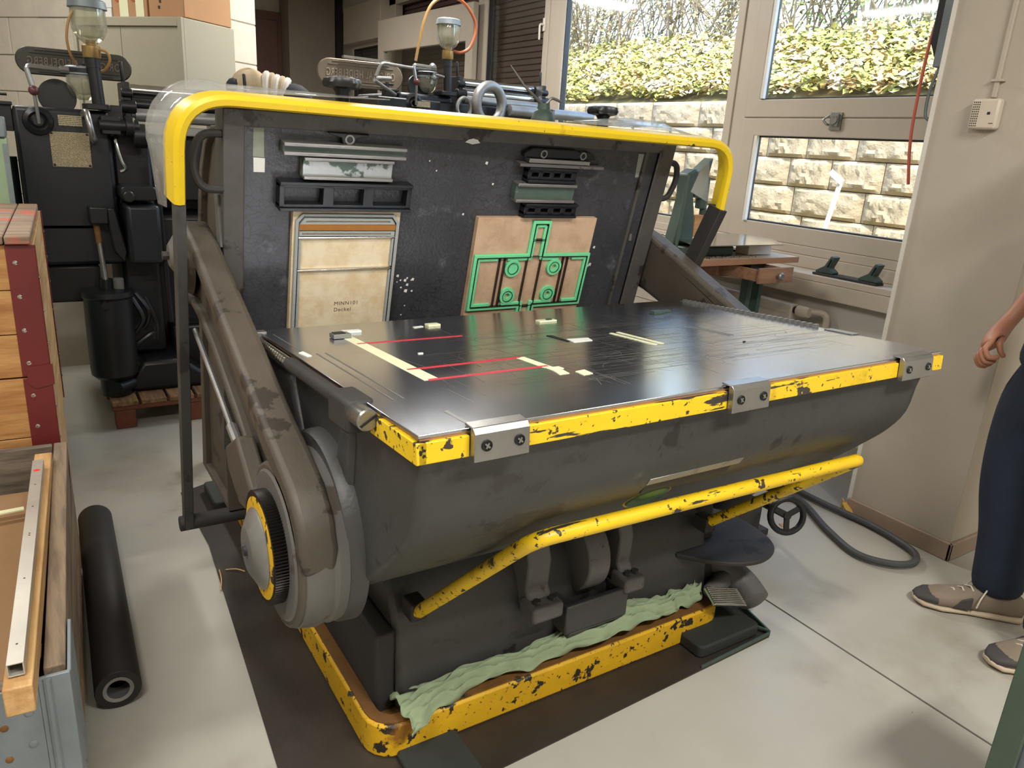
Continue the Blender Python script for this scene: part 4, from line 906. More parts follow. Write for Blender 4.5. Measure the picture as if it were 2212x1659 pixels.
flat(TT, [(.476, .64), (.489, .65), (.493, .60), (.482, .598)], .0015, 'tape_scrap', 'paper', 'torn white scrap near the adjusting rod on the table left', 'tape')
flat(TT, [(.711, .520), (.722, .520), (.722, .526), (.711, .526)], .002, 'chip', 'paper', 'tiny white chip between the rear and middle red tapes', 'chip')
flat(TT, [(1.515, .295), (1.53, .300), (1.525, .306)], .002, 'chip', 'black_iron', 'tiny black chip on the bright right part of the table', 'chip')
# ---------------------------------------------------------------- left: crate, folding box, tube
Tc = Matrix.Translation((.012, 2.62, 0)) @ Matrix.Rotation(math.radians(-2.4), 4, 'Z')
t = thing('wooden_crate', 'pine crate with dark red metal corners, stacked on its twin', 'crate', (-.3, 3.1, .69))
t2 = thing('wooden_crate', 'lower pine crate with red corners, carrying the lidded upper crate', 'crate', (-.3, 3.1, 0))
def crate(root, z0, z1, riv, lid):
    n = 3 if lid else 2
    for k in range(n):
        a = z0 + (z1 - z0) * k / n; b = z0 + (z1 - z0) * (k + 1) / n - .0025
        MB(Tc).box(-.8, -.004, .004, .024, a, b).build('front_board', 'pine', root, bevel=.002)
        MB(Tc).box(-.022, -.002, .026, 1.0, a, b).build('side_board', 'pine_side', root, bevel=.002)
    MB(Tc).box(-.8, -.78, .026, 1.0, z0, z1).box(-.78, -.022, .98, 1.0, z0, z1).box(-.78, -.022, .024, .98, z0, z0 + .02).build('crate_shell', 'pine_side', root)
    for (y0, s) in ((0, 1), (.93, 1)):
        cb = MB(Tc)
        if y0 == 0: cb.box(-.074, .002, .0, .0035, z0 + .003, z1 - .002).box(-.0015, .002, .0, .012, z0 + .003, z1 - .002)
        else: cb.box(-.0015, .002, .975, 1.004, z0 + .003, z1 - .002)
        cb = cb.build('corner_iron', 'crate_red', root, bevel=.001)
        src = None
        for z in riv:
            if y0 == 0:
                MB(Tc).lathe([(.007, .0), (.0065, -.002), (.0035, -.0028), (.0025, -.0018), (0, -.0018)], (-.053, 0, z), 'y', 12).build('rivet', 'chrome', cb)
                MB(Tc).lathe([(.005, .0), (.0045, .002), (.002, .003), (0, .003)], (.002, .006, z - .045), 'x', 10).build('rivet', 'chrome', cb)
            else: MB(Tc).lathe([(.005, .0), (.0045, .002), (0, .003)], (.002, .985, z - .03), 'x', 10).build('rivet', 'chrome', cb)
crate(t, .690, 1.092, (1.039, .938, .836, .734), True)
crate(t2, .30, .687, (.63, .529, .43), False)
MB(Tc).box(-.8, -.004, .004, .9, .0, .298).build('crate_plinth', 'pine_side', t2)
MB(Tc).add([(-.062, -.004, .722), (.0065, -.004, .728), (.0065, -.004, .662), (-.045, -.004, .652), (-.062, -.004, .67), (.0065, .03, .728), (.0065, .03, .662)], [(0, 1, 2, 3, 4), (1, 5, 6, 2)]).build('corner_lap', 'crate_red', t, smooth=0)
for x0, x1 in ((-.8, -.30), (-.296, -.075), (-.072, -.008)):
    MB(Tc).box(x0, x1, -.02 if x1 > -.1 else -.02, .98, 1.094, 1.118).build('lid_board', 'lid_wood', t, bevel=.004)
# folding pallet collar with contents
t = thing('pallet_collar_box', 'weathered grey folding wooden box with galvanised corner hinge', 'box', (-.4, 1.95, 0))
Tb = Matrix.Translation((.031, 2.585, 0)) @ Matrix.Rotation(math.radians(-3.0), 4, 'Z')
for z0, z1 in ((.165, .318), (.322, .48)):
    MB(Tb).box(-.036, 0, -1.17, 0, z0, z1).build('side_board', 'grey_wood_y', t, bevel=.003)
    MB(Tb).box(-.86, -.04, -.028, -.002, z0, z1).build('back_board', 'grey_wood', t, bevel=.003)
    MB(Tb).box(-.86, -.062, -1.19, -1.162, z0, z1 - .01).build('front_board', 'grey_wood', t, bevel=.003)
    MB(Tb).box(-.88, -.86, -1.17, 0, z0, z1).build('side_board', 'grey_wood_y', t, bevel=.003)
for k in range(6): MB(Tb).box(-.86, 0, -1.16 + k * .195, -1.16 + k * .195 + .18, .10, .16).build('bottom_board', 'pallet_wood', t, bevel=.003)
for y in (-1.15, -.65, -.12): MB(Tb).box(-.86, -.012, y, y + .1, .0, .10).build('bearer', 'pallet_wood', t, bevel=.004)
h = MB(Tb); h.prism([(-.045, -1.197), (.006, -1.197), (.009, -1.19), (.009, -1.02), (.002, -1.018), (.002, -1.188), (-.045, -1.19)], 'z', .17, .478); h.box(-.13, -.045, -1.196, -1.190, .17, .466)
hh = h.build('corner_hinge', 'galv', t, bevel=.0015)
MB(Tb).tube([(-.03, -1.195, .18), (-.03, -1.195, .475)], .008, 10).build('hinge_pin', 'galv', hh)
for z in (.205, .27, .34, .41):
    MB(Tb).ball((.007, -1.13, z), .011, 10, (.5, 1, 1)).build('rivet', 'galv', hh); MB(Tb).ball((-.065, -1.195, z), .009, 10, (1, .5, 1)).build('rivet', 'galv', hh); MB(Tb).ball((-.105, -1.195, z - .02), .008, 10, (1, .4, 1)).build('rivet', 'rust_top', hh)
MB(Tb).add([(.002, -.02, .44), (.004, -.11, .43), (.004, -.16, .36), (.004, -.17, .33), (.003, -.13, .37), (.002, -.06, .41)], [(0, 1, 2, 3, 4, 5)]).build('latch_hook', 'galv', t)
t = thing('flat_carton', 'flattened brown carton lying inside the grey folding box', 'carton', (-.25, 2.0, .2))
MB(Tb).box(-.30, -.062, -1.13, -.10, .36, .372).build('carton_sheet', 'cardboard', t, bevel=.002); MB(Tb).box(-.33, -.075, -1.1, -.14, .18, .358).build('carton_layers', 'cardboard', t, bevel=.006)
MB(Tb).box(-.82, -.34, -1.12, -.06, .17, .33).build('carton_body', 'cardboard', t, bevel=.004)
q = MB(Tb)
for k in range(4): q.box(-.20, -.185, -.66 + k * .045, -.64 + k * .045, .3715, .3724)
q.box(-.235, -.19, -.72, -.69, .3715, .3724); q.build('print_marks', 'dark_ink', t)['kind'] = 'stuff'
q = MB(Tb)
for k in range(7): q.obox((-.066, -.95 + k * .12, .375), (.02, .05, .006), Matrix.Rotation(.5 + .3 * math.sin(k * 3), 3, 'Y'))
q.build('torn_edge', 'cardboard', t)['kind'] = 'stuff'
bm = MB().bar((-.101, 1.305, .505), (-.034, 2.44, .48), .044, .055).build('wooden_batten', 'beam_wood', bevel=.003); tag(bm, 'long pale wooden batten lying along the folding box', 'batten')
t = thing('square_tube', 'grey square metal tube with a red dot lying on the pale batten', 'tube', (-.07, 1.9, .45))
d0 = Vector((-.101, 1.335, .5475)); d1 = Vector((-.045, 2.34, .525)); dd = (d1 - d0).normalized(); sd = dd.cross(Vector((0, 0, 1))).normalized(); up = sd.cross(dd)
Tt = Matrix(((sd.x, dd.x, up.x, d0.x), (sd.y, dd.y, up.y, d0.y), (sd.z, dd.z, up.z, d0.z), (0, 0, 0, 1)))
MB(Tt).ring([(-.013, -.013), (.013, -.013), (.013, .013), (-.013, .013)], [(-.0105, -.0105), (.0105, -.0105), (.0105, .0105), (-.0105, .0105)], 'y', 0, .98).build('tube_wall', 'alu', t, bevel=.0006)
MB(Tt).lathe([(0, .0135), (.008, .0135), (.008, .0128)], (0, .90, 0), n=16).build('red_dot', 'red_dot', t)
q = MB(Tt)
for y in (.06, .30, .50, .51, .66, .80): q.lathe([(0, .0133), (.0022, .0133), (.0022, .012)], (.0, y, 0), n=8)
q.build('drill_holes', 'black_iron', t)['kind'] = 'stuff'
MB().bar((-.6, 2.28, .40), (-.095, 2.30, .405), .02, .004).build('packing_strap', 'tape_cream', bpy.data.objects['flat_carton'])
# black tube on the floor
t = thing('rubber_roller', 'matt black hollow roller lying on the floor beside the folding box', 'roller', (.08, 2.3, 0))
p0 = Vector((.066, 1.86, .055)); p1 = Vector((.092, 2.88, .055)); dx = (p1 - p0).normalized(); ax3 = (Vector((0, 0, 1)), dx.cross(Vector((0, 0, 1))), dx); Lr = (p1 - p0).length
MB().lathe([(.036, 0), (.053, 0), (.055, .003), (.055, Lr - .003), (.053, Lr), (.02, Lr)], p0, ax3, 36, False).build('roller_skin', 'tube_black', t)
MB().lathe([(.028, .05), (.028, .012), (.027, .001), (.036, -.0012), (.037, .001)], p0, ax3, 32, False).build('core_tube', 'steel_dull', t); MB().lathe([(0, .12), (.028, .12), (.028, .05)], p0, ax3, 20, False).build('core_inside', 'black_iron', t)
# green cabinet slice at far left
t = thing('green_cabinet', 'pale green metal cabinet behind the wooden crate at the left edge', 'cabinet', (-.35, 3.75, 0))
MB().box(-.75, -.03, 3.66, 4.1, 0, 1.36).build('cabinet_body', 'pale_green', t, bevel=.006); MB().box(-.76, -.028, 3.655, 4.1, 1.362, 1.44).build('cabinet_top', 'galv', t, bevel=.006); MB().box(-.045, -.03, 3.652, 3.66, .1, 1.34).build('edge_trim', 'galv', t)
MB().lathe([(0, -.006), (.03, -.006), (.03, 0)], (-.075, 3.652, 1.47), 'y', 20).box(-.11, -.05, 3.652, 3.68, 1.44, 1.50).build('yellow_dial', 'yellow', t)
# small can behind the arm
t = thing('oil_tin', 'tall dark green tin standing on the floor behind the left machine arm', 'tin', (.624, 3.36, 0))
MB().lathe([(0, 0), (.045, 0), (.046, .004), (.046, .235), (.04, .245), (.0, .245)], (.624, 3.36, .0), n=24).build('tin_body', 'can_green', t); MB().lathe([(.038, .245), (.042, .25), (.042, .26), (.036, .258)], (.624, 3.36, 0), n=24).build('tin_rim', 'steel_dull', t)

# ---------------------------------------------------------------- old printing presses
def mirrored_sign(root, c, wd, ht, rot, m, sgn=1):
    T2 = Matrix.Translation(c) @ Matrix.Rotation(rot, 4, 'Z') @ Matrix.Rotation(math.radians(90), 4, 'X')
    s = MB(T2).prism(rrect(-wd/2, wd/2, -ht/2, ht/2, ht/2 - .001, 10), 'z', -.02, 0).build('name_sign', m, root, bevel=.006)
    q = MB(T2)
    for y, k in ((ht*.40, .66), (ht*.29, .76), (-ht*.27, .76), (-ht*.38, .64)): q.box(-wd*k/2, wd*k/2, y-.003, y+.003, 0, .005)
    q.build('raised_line', m, s, bevel=.0015)
    tx, w = text_mb('ORIGINAL HEIDELBERG', ht*.40, Matrix(), .004, True, 1.12); k = wd*.80 / w
    T3 = T2 @ Matrix.Translation((-wd*.40, -ht*.13, 0)) @ Matrix.Diagonal((k, 1, 1, 1))
    mb = MB(); mb.v = [tuple(T3 @ Vector(v)) for v in tx.v]; mb.f = tx.f; mb.build('raised_lettering', 'sign_letter' if m != 'sign_cast' else 'sign_cast_light', s, smooth=0)
def oilcup(root, x, y, z, r, h, neck=True):
    g = MB().lathe([(0, 0), (r*.35, 0), (r*.72, .02), (r*.96, .055), (r, .08), (r*.96, h), (r*.90, h), (r*.92, .08), (r*.6, .03), (0, .02)], (x, y, z), n=28, cap=False).build('glass_cup', 'cup_glass', root)
    MB().lathe([(0, h+.030), (r*.92, h+.030), (r*1.02, h+.024), (r*1.06, h+.004), (r*1.08, h-.006), (r*.98, h-.008)], (x, y, z), n=28).build('cup_lid', 'galv', g)
    return g
def windmill(dx, dy, dz, first):
    lab = ('black old platen printing press with mirrored name sign, beside the pine crate' if first else 'old printing press by the windows, chrome rollers and orange looped hose')
    t = thing('printing_press', lab, 'press', (.4 + dx, 4.4 + dy, .144 if first else .0))
    def X(x): return x + dx
    def B(*a): return MB(Matrix.Translation((dx, dy, dz)))
    B().box(.0, .385, 4.15, 4.9, .78, 1.492).build('side_panel', 'navy_iron', t, bevel=.02)
    B().box(.05, .28, 4.16, 4.85, .60, .775).box(.02, .06, 4.2, 4.8, .7, .78).build('lower_panel', 'black_iron', t, bevel=.01)
    B().box(.385, .56, 4.22, 4.85, .30, 1.40).box(.56, 1.05, 4.45, 4.95, .30, 1.30).build('main_frame', 'black_iron', t, bevel=.02)
    B().prism([(.35, .146), (.75, .146), (.75, .19), (.60, .30), (.42, .30), (.36, .22)], 'y', 4.05, 4.9).build('foot_casting', 'black_iron', t, bevel=.02)
    B().box(.60, 1.05, 4.3, 4.9, .146, .42).build('lower_casting', 'black_iron', t, bevel=.02); B().box(.50, .95, 4.12, 4.5, .85, 1.02).build('feed_casting', 'black_iron', t, bevel=.02)
    B().lathe([(0, 0), (.048, 0), (.052, .01), (.052, .33), (.0, .33)], (-.055, 4.22, .94), n=20).build('tank_cylinder', 'navy_iron', t)
    q = B(); q.box(-.075, .0, 4.18, 4.26, 1.38, 1.495).box(-.07, -.04, 4.2, 4.24, 1.27, 1.38).box(-.08, .005, 4.16, 4.28, 1.49, 1.505); q.build('tank_bracket', 'black_iron', t, bevel=.003)
    q = B(); q.tube([(-.055, 4.22, 1.50), (-.055, 4.22, 1.545)], .012, 10).tube([(-.105, 4.22, 1.535), (-.01, 4.22, 1.535)], .006, 8); q.build('screw_handle', 'black_iron', t)
    B().cyl((.185, 4.25, 1.54), (.185, 4.27, 1.54), .078, n=40).build('round_disc', 'black_plastic', t, bevel=.002)
    dome = B().lathe([(.062, 0), (.058, -.02), (.04, -.03), (.03, -.022), (.02, -.03), (0, -.03)], (.095, 4.15, 1.43), 'y', 28).build('lever_boss', 'black_plastic', t)
    lv = B().tube([(.098, 4.11, 1.42), (.092, 4.09, 1.55)], .0075, 8).build('throttle_lever', 'steel_dull', t); B().ball((.091, 4.088, 1.556), .021, 16).build('lever_ball', 'maroon', lv)
    q = B(); q.tube(roundpath([(.088, 4.10, 1.575), (.072, 4.10, 1.655), (.235, 4.12, 1.652)], .02), .011, 10).tube([(.20, 4.117, 1.652), (.235, 4.12, 1.652)], .016, 8); q.build('feed_pipe', 'steel', t)
    # cups on the stand pipe
    cup = oilcup(t, .335 + dx, 4.15 + dy, 1.775 + dz, .074, .15)
    B().lathe([(.036, 0), (.038, .004), (.038, .05), (.034, .054), (.02, .054), (.02, .075)], (.335, 4.15, 1.715), n=20).build('brass_neck', 'brass', t)
    B().cyl((.335, 4.15, 1.715), (.345, 4.15, 1.495), .027, n=16).cyl((.335, 4.15, 1.715), (.337, 4.15, 1.675), .031, n=16).build('stand_pipe', 'black_iron', t)
    B().prism(rrect(.28, .39, 4.10, 4.25, .02), 'z', 1.495, 1.52).build('pipe_flange', 'black_iron', t, bevel=.003)
    if first:
        oilcup(t, .295 + dx, 4.23 + dy, 1.535 + dz, .07, .115)
        B().lathe([(.0, .125), (.076, .125), (.076, .145), (.03, .148), (.03, .165), (0, .165)], (.295, 4.23, 1.525), n=24).build('cup_cover', 'black_iron', t)
        q = B(); q.tube(smoothpath([(.275, 4.12, 1.90), (.252, 4.11, 1.85), (.24, 4.11, 1.78), (.25, 4.13, 1.72), (.272, 4.18, 1.685)], 6), .006, 8).tube(smoothpath([(.36, 4.13, 1.755), (.395, 4.13, 1.745), (.405, 4.14, 1.71), (.385, 4.17, 1.672), (.36, 4.18, 1.66)], 6), .006, 8); q.build('oil_hose', 'hose_tan', t)
    else:
        g = oilcup(t, .235 + dx, 4.23 + dy, 1.505 + dz, .066, .10)
        B().lathe([(.0, .105), (.072, .105), (.072, .125), (0, .125)], (.235, 4.23, 1.505), n=24).build('cup_cover', 'black_iron', t)
        q = B(); q.tube(smoothpath([(.095, 4.12, 1.68), (.115, 4.12, 1.78), (.15, 4.12, 1.92), (.20, 4.12, 2.02), (.30, 4.12, 2.09)], 6), .010, 8); q.build('oil_hose', 'hose_tan', t)
        q = B(); q.tube(smoothpath([(.30, 4.12, 2.09), (.42, 4.12, 2.06), (.50, 4.12, 1.98), (.52, 4.12, 1.90), (.48, 4.12, 1.80), (.42, 4.13, 1.765), (.37, 4.14, 1.77)], 6), .010, 8); q.build('oil_hose', 'hose_orange', t, label='orange end of the looped hose')
        q = B(); q.tube(roundpath([(-.20, 4.05, 1.56), (-.165, 4.05, 1.64), (.05, 4.1, 1.635), (.24, 4.12, 1.645)], .03), .010, 8).tube([(-.20, 4.05, 1.55), (-.10, 4.05, 1.555)], .012, 8); q.build('blow_pipe', 'steel_dull', t)
        q = B(); q.tube([(-.25, 3.95, 1.53), (-.04, 4.12, 1.47)], .011, 8); q.build('feed_bar', 'steel_dull', t)
    # rollers
    q = B()
    for i, (z, y, r, m_) in enumerate(((1.60, 4.32, .028, 'chrome'), (1.535, 4.28, .026, 'chrome'), (1.485, 4.22, .03, 'steel_dull'), (1.555, 4.40, .022, 'black_plastic'))):
        B().cyl((.50, y, z), (1.12 if not first else 1.0, y, z), r, n=20).cyl((.47, y, z), (1.15 if not first else 1.02, y, z), r * .5, n=10).build('ink_roller', m_ if not (first and i == 1) else 'black_plastic', t)
    for x in (.455, 1.13 if not first else 1.02):
        q = B(); q.box(x, x + .03, 4.2, 4.42, 1.40, 1.63).tube([(x + .01, 4.25, 1.62), (x + .005, 4.25, 1.72)], .009, 8).cyl((x - .02, 4.2, 1.52), (x + .05, 4.2, 1.52), .03, n=14).cyl((x - .01, 4.2, 1.58), (x + .04, 4.2, 1.58), .02, n=12); q.build('roller_bracket', 'black_iron', t, bevel=.004)
    B().box(.46, 1.02, 4.19, 4.24, 1.40, 1.44).build('ink_knife_bar', 'steel', t, bevel=.003)
    B().box(.44, 1.05, 4.25, 4.7, 1.08, 1.40).build('ink_trough', 'black_iron', t, bevel=.01)
    if first:
        mirrored_sign(t, (.29 + dx, 4.55 + dy, 1.705 + dz), .50, .125, math.radians(-4), 'sign_cast')
        pl = MB().box(.173, .268, 4.144, 4.15, 1.415, 1.462).build('small_plate', 'print_small', t, bevel=.001)
        big = MB().box(.132, .290, 4.144, 4.15, 1.235, 1.390).build('instruction_plate', 'print_big', t, bevel=.001)
        for x in (.140, .282):
            for z in (1.243, 1.382): MB().lathe([(.006, 0), (.005, -.003), (0, -.003)], (x, 4.144, z), 'y', 10).build('plate_rivet', 'black_iron', big)
        MB().tube(smoothpath([(.275, 4.13, 1.47), (.282, 4.05, 1.48), (.29, 4.02, 1.42), (.30, 4.04, 1.365), (.315, 4.12, 1.36)], 6), .014, 12).build('grab_handle', 'steel', t)
        MB().tube(smoothpath([(.40, 4.12, 1.385), (.395, 4.10, 1.36), (.41, 4.09, 1.28), (.425, 4.09, 1.24), (.405, 4.1, 1.225)], 6), .0085, 8).build('chrome_rod', 'chrome', t)
        q = MB(); q.cyl((.33, 4.10, 1.43), (.50, 4.10, 1.43), .03, n=14).box(.34, .42, 4.08, 4.16, 1.39, 1.47).cyl((.44, 4.1, 1.43), (.475, 4.1, 1.43), .045, n=16).box(.36, .44, 4.16, 4.4, 1.38, 1.52).cyl((.47, 4.12, 1.39), (.53, 4.12, 1.39), .055, n=20); q.build('shaft_housing', 'black_iron', t, bevel=.004)
        for x, z in ((.535, 1.372), (.572, 1.372), (.605, 1.372)):
            q = MB(); q.cyl((x, 4.24, z), (x, 4.255, z), .011, n=14).tube([(x, 4.235, z), (x + .012, 4.235, z - .016)], .003, 6).tube([(x, 4.235, z), (x + .002, 4.235, z + .018)], .003, 6); q.build('ink_key', 'steel', t)
        q = MB(); q.prism(rrect(.385, .54, 1.10, 1.165, .02), 'y', 4.0, 4.3).cyl((.415, 3.97, 1.12), (.415, 4.02, 1.12), .026, n=20); q.build('gear_cover', 'black_plastic', t, bevel=.006)
        MB().box(.40, .55, 4.0, 4.3, .80, 1.08).build('delivery_cover', 'navy_iron', t, bevel=.02)
        MB().box(.25, .33, 4.05, 4.2, .985, 1.065).prism([(.32, 1.06), (.36, 1.06), (.40, .85), (.38, .80), (.34, .86)], 'y', 4.06, 4.12).build('rod_joint', 'black_plastic', t, bevel=.008)
        cy = MB().lathe([(0, 0), (.085, 0), (.105, .02), (.108, .06), (.106, .40), (.118, .412), (.116, .435), (.06, .445), (.0, .445)], (.293, 4.07, .235), n=32).build('pump_cylinder', 'black_iron', t)
        MB().lathe([(.03, .44), (.03, .49), (0, .49)], (.293, 4.07, .235), n=16).build('pump_cap', 'black_plastic', cy); MB().lathe([(.024, .44), (.024, .49), (.018, .495), (.0, .495)], (.345, 4.06, .235), n=16).build('filler_cap', 'cast_light', cy); MB().cyl((.27, 3.98, .63), (.27, 3.94, .62), .018, n=12).build('outlet', 'black_plastic', cy)
        MB().cyl((.293, 4.07, .70), (.283, 4.09, .90), .013, n=12).build('pump_rod', 'steel', t); MB().cyl((.283, 4.09, .89), (.277, 4.1, 1.0), .014, n=12).build('pump_rod', 'rust_top', t)
        MB().cyl((.293, 4.07, .146), (.293, 4.07, .24), .07, n=20).cyl((.29, 3.98, .20), (.36, 4.05, .20), .03, n=12).build('pump_foot', 'black_iron', t)
        q = MB()
        for a in ([(.40, 4.1, .62), (.44, 4.08, .52), (.40, 4.1, .44)], [(.42, 4.12, .64), (.47, 4.1, .55), (.45, 4.12, .47), (.40, 4.12, .45)], [(.46, 4.12, .62), (.50, 4.1, .5), (.50, 4.12, .4)], [(.40, 4.1, .38), (.47, 4.1, .43), (.51, 4.12, .44)]): q.tube(smoothpath(a, 6), .012, 8)
        q.build('air_hose', 'black_plastic', t)
        MB().box(.05, .28, 4.15, 4.158, .955, .968).build('trim_bar', 'steel_dull', t); MB().cyl((.565, 4.05, .5), (.55, 4.05, 1.3), .012, n=10).build('link_rod', 'black_plastic', t)
    else:
        mirrored_sign(t, (1.93, 4.95, 1.83), .56, .165, math.radians(-6), 'sign_cast_light')
        MB().bar((1.80, 4.93, 1.925), (2.10, 4.90, 1.92), .05, .012).build('sign_ledge', 'steel', t)
        q = MB(); c = Vector((2.69, 4.60, 1.705)); q.tube([(c.x + .115 * math.cos(a), c.y + .03 * math.cos(a), c.z + .115 * math.sin(a)) for a in [math.pi * 2 * k / 28 for k in range(28)]], .034, 14, True); q.build('hand_wheel', 'steel_dull', t, label='thick bare metal ring handwheel')
        q = MB(); q.tube([(2.49 + .05 * math.cos(a), 4.58, 1.67 + .06 * math.sin(a)) for a in [math.pi * 2 * k / 20 for k in range(20)]], .012, 8, True); q.build('small_wheel', 'steel_dull', t)
        MB().box(1.94, 3.3, 4.70, 5.3, 1.0, 1.70).build('bed_frame', 'black_iron', t, bevel=.01)
        MB().box(2.17, 2.30, 4.69, 4.698, 1.655, 1.69).build('small_plate', 'print_small', t)
        MB().cyl((2.85, 4.6, 1.68), (3.55, 4.6, 1.68), .035, n=18).build('front_roller', 'steel_dull', t)
        MB().box(1.9, 3.3, 4.6, 5.3, .0, 1.0).build('plinth', 'black_iron', t, bevel=.01)
        q = MB(); q.tube([(2.31, 4.70, 1.80), (2.33, 4.70, 1.87)], .008, 8).tube([(2.33, 4.70, 1.86), (2.40, 4.70, 1.85)], .008, 8).ball((2.315, 4.70, 1.905), .022, 12).ball((2.325, 4.7, 1.84), .02, 10); q.build('valve', 'steel_dull', t)
    return t
windmill(0, 0, 0, True)
windmill(2.095, .57, .245, False)
# pallet under the left printing press
t = thing('wooden_pallet', 'worn brown pallet with reddish edge under the black printing press', 'pallet', (.7, 4.4, 0))
for x in (.255, .385, .515, .645, .775, .905): MB().box(x, x + .115, 3.93, 4.95, .118, .142).build('deck_board', 'pallet_wood', t, bevel=.003)
for y in (3.935, 4.42, 4.87):
    MB().box(.255, 1.03, y, y + .07, .095, .117).build('cross_board', 'pallet_red', t, bevel=.003)
    for x in (.265, .60, .93): MB().box(x, x + .09, y, y + .075, 0.0, .094).build('block', 'pallet_red', t, bevel=.004)
# low beige panel behind the press
bp = struct('trim_5', MB().box(-.6, .42, 5.16, 5.19, .0, .72), 'plaster')
# ---------------------------------------------------------------- cabinet with cartons
Ac = math.radians(126.5); Dc = Vector((math.cos(Ac), math.sin(Ac), 0)); Ec = Vector((.805, .595, 0)); Pc = Vector((.838, 4.815, 0))
Tk = Matrix(((Dc.x, Ec.x, 0, Pc.x), (Dc.y, Ec.y, 0, Pc.y), (0, 0, 1, 0), (0, 0, 0, 1)))
t = thing('steel_cabinet', 'tall grey beige metal cabinet with two flush doors against the block wall', 'cabinet', Pc + Dc * .4 + Ec * .2)
MB(Tk).box(0, .82, .02, .42, 0, 2.015).build('cabinet_body', 'cabinet', t, bevel=.004)
for a, b in ((.03, .455), (.459, .79)): MB(Tk).box(a, b, .012, .03, .08, 1.965).build('door', 'cabinet', t, bevel=.003)
MB(Tk).box(0, .028, .0, .02, 0, 2.015).box(.792, .82, .0, .02, 0, 2.015).box(.028, .792, 0, .02, 1.968, 2.015).box(.028, .792, 0, .02, 0, .075).build('door_frame', 'cabinet', t, bevel=.003)
def carton(x0, x1, y0, y1, h, lab, tapes):
    t = thing('carton', lab, 'carton', Tk @ Vector(((x0+x1)/2, (y0+y1)/2, 2.017)))
    MB(Tk).box(x0, x1, y0, y1, 2.017, 2.017 + h).build('carton_body', 'cardboard_lit', t, bevel=.004)
    for a, b in tapes: MB(Tk).box(a, b, y0 - .002, y0 - .0002, 2.02, 2.017 + h - .01).build('side_label', 'tape_cream', t)
    return t
c = carton(.0, .25, .03, .40, .20, 'brown carton at the right end of the cabinet top', [])
q = MB(Tk)
for k in range(3): q.box(.17 - k * .01, .182 - k * .01, .0275, .0298, 2.06 + k * .03, 2.075 + k * .03)
q.build('print_marks', 'dark_ink', c)
c = carton(.262, .52, .03, .36, .26, 'carton with pale label strips and orange marks on the cabinet', [(.285, .345), (.40, .465)])
for x in (.36, .48): MB(Tk).lathe([(.02, 0), (.02, -.002), (0, -.002)], (x, .03, 2.115), 'y', 16).build('orange_mark', 'hose_orange', c)
t = thing('paper_stack', 'stack of white sheets on the left part of the cabinet top', 'paper', Tk @ Vector((.68, .2, 2.017)))
for k in range(3): MB(Tk).box(.53, .81, .03 + .005 * k, .39, 2.017 + k * .05, 2.017 + k * .05 + .047).build('ream', 'paper', t, bevel=.002)
# ---------------------------------------------------------------- cap and clothes on a locker behind the guard
lk = MB().box(.90, 1.50, 4.18, 4.62, 0, 1.60).build('low_locker', 'grey_column', bevel=.01); tag(lk, 'low grey locker behind the press guard carrying the cap and clothes', 'locker')
t = thing('beige_cap', 'crumpled beige cap with dark lining on top of the clothes pile', 'cap', (1.09, 4.40, 1.6))
rc = random.Random(2)
def capf(u, v):
    a = u * 2 * math.pi; th = v * math.pi * .62; r = .105 * (1 + .08 * math.sin(a * 5 + 1) * math.sin(th))
    return (1.095 + r * 1.05 * math.sin(th) * math.cos(a), 4.40 + r * math.sin(th) * math.sin(a), 1.625 + r * 1.25 * math.cos(th) * (1 + .05 * math.sin(a * 3)))
MB().grid(capf, 30, 12).build('cap_crown', 'cap_cloth', t, smooth=80); MB().ball((1.00, 4.38, 1.655), .055, 12, (.7, 1, .9)).build('cap_lining', 'dark_cloth', t)
t = thing('folded_clothes', 'white striped and dark cloth bundle right of the beige cap', 'clothes', (1.25, 4.36, 1.6))
for k in range(5):
    m_ = ['white_cloth', 'cap_cloth', 'white_cloth', 'cap_cloth', 'white_cloth'][k]
    MB().tube(smoothpath([(1.14 + k * .022, 4.30, 1.60), (1.15 + k * .026, 4.32, 1.70 - k * .004), (1.17 + k * .028, 4.36, 1.735 - k * .006), (1.18 + k * .028, 4.42, 1.70), (1.18 + k * .028, 4.46, 1.60)], 5), .02, 8).build('cloth_fold', m_, t)
MB().ball((1.31, 4.34, 1.60), .12, 16, (.85, .8, .85)).build('dark_bundle', 'dark_cloth', t)
# ---------------------------------------------------------------- oil can standing behind the guard on the bed casting
t = thing('oil_can', 'dark oil can with long thin spout behind the yellow rail', 'oil can', (1.52, 2.25, 1.50))
MB().lathe([(0, -.06), (.04, -.06), (.042, -.05), (.042, .02), (.034, .045), (.022, .055), (.02, .075), (0, .075)], (1.53, 2.25, 1.52), n=24).build('can_body', 'press_green', t)
MB().tube([(1.522, 2.25, 1.59), (1.445, 2.25, 1.645), (1.39, 2.25, 1.70)], [.007, .0045, .0022], 8).build('spout', 'steel', t)
MB().tube(roundpath([(1.535, 2.25, 1.59), (1.56, 2.25, 1.615), (1.60, 2.25, 1.605)], .01), .005, 8).tube([(1.54, 2.25, 1.575), (1.57, 2.25, 1.575), (1.572, 2.25, 1.50)], .005, 6).build('trigger', 'steel_dull', t)
MB().box(1.46, 1.62, 2.18, 2.33, 1.43, 1.458).build('can_tray', 'cast_dark', PR, bevel=.003)

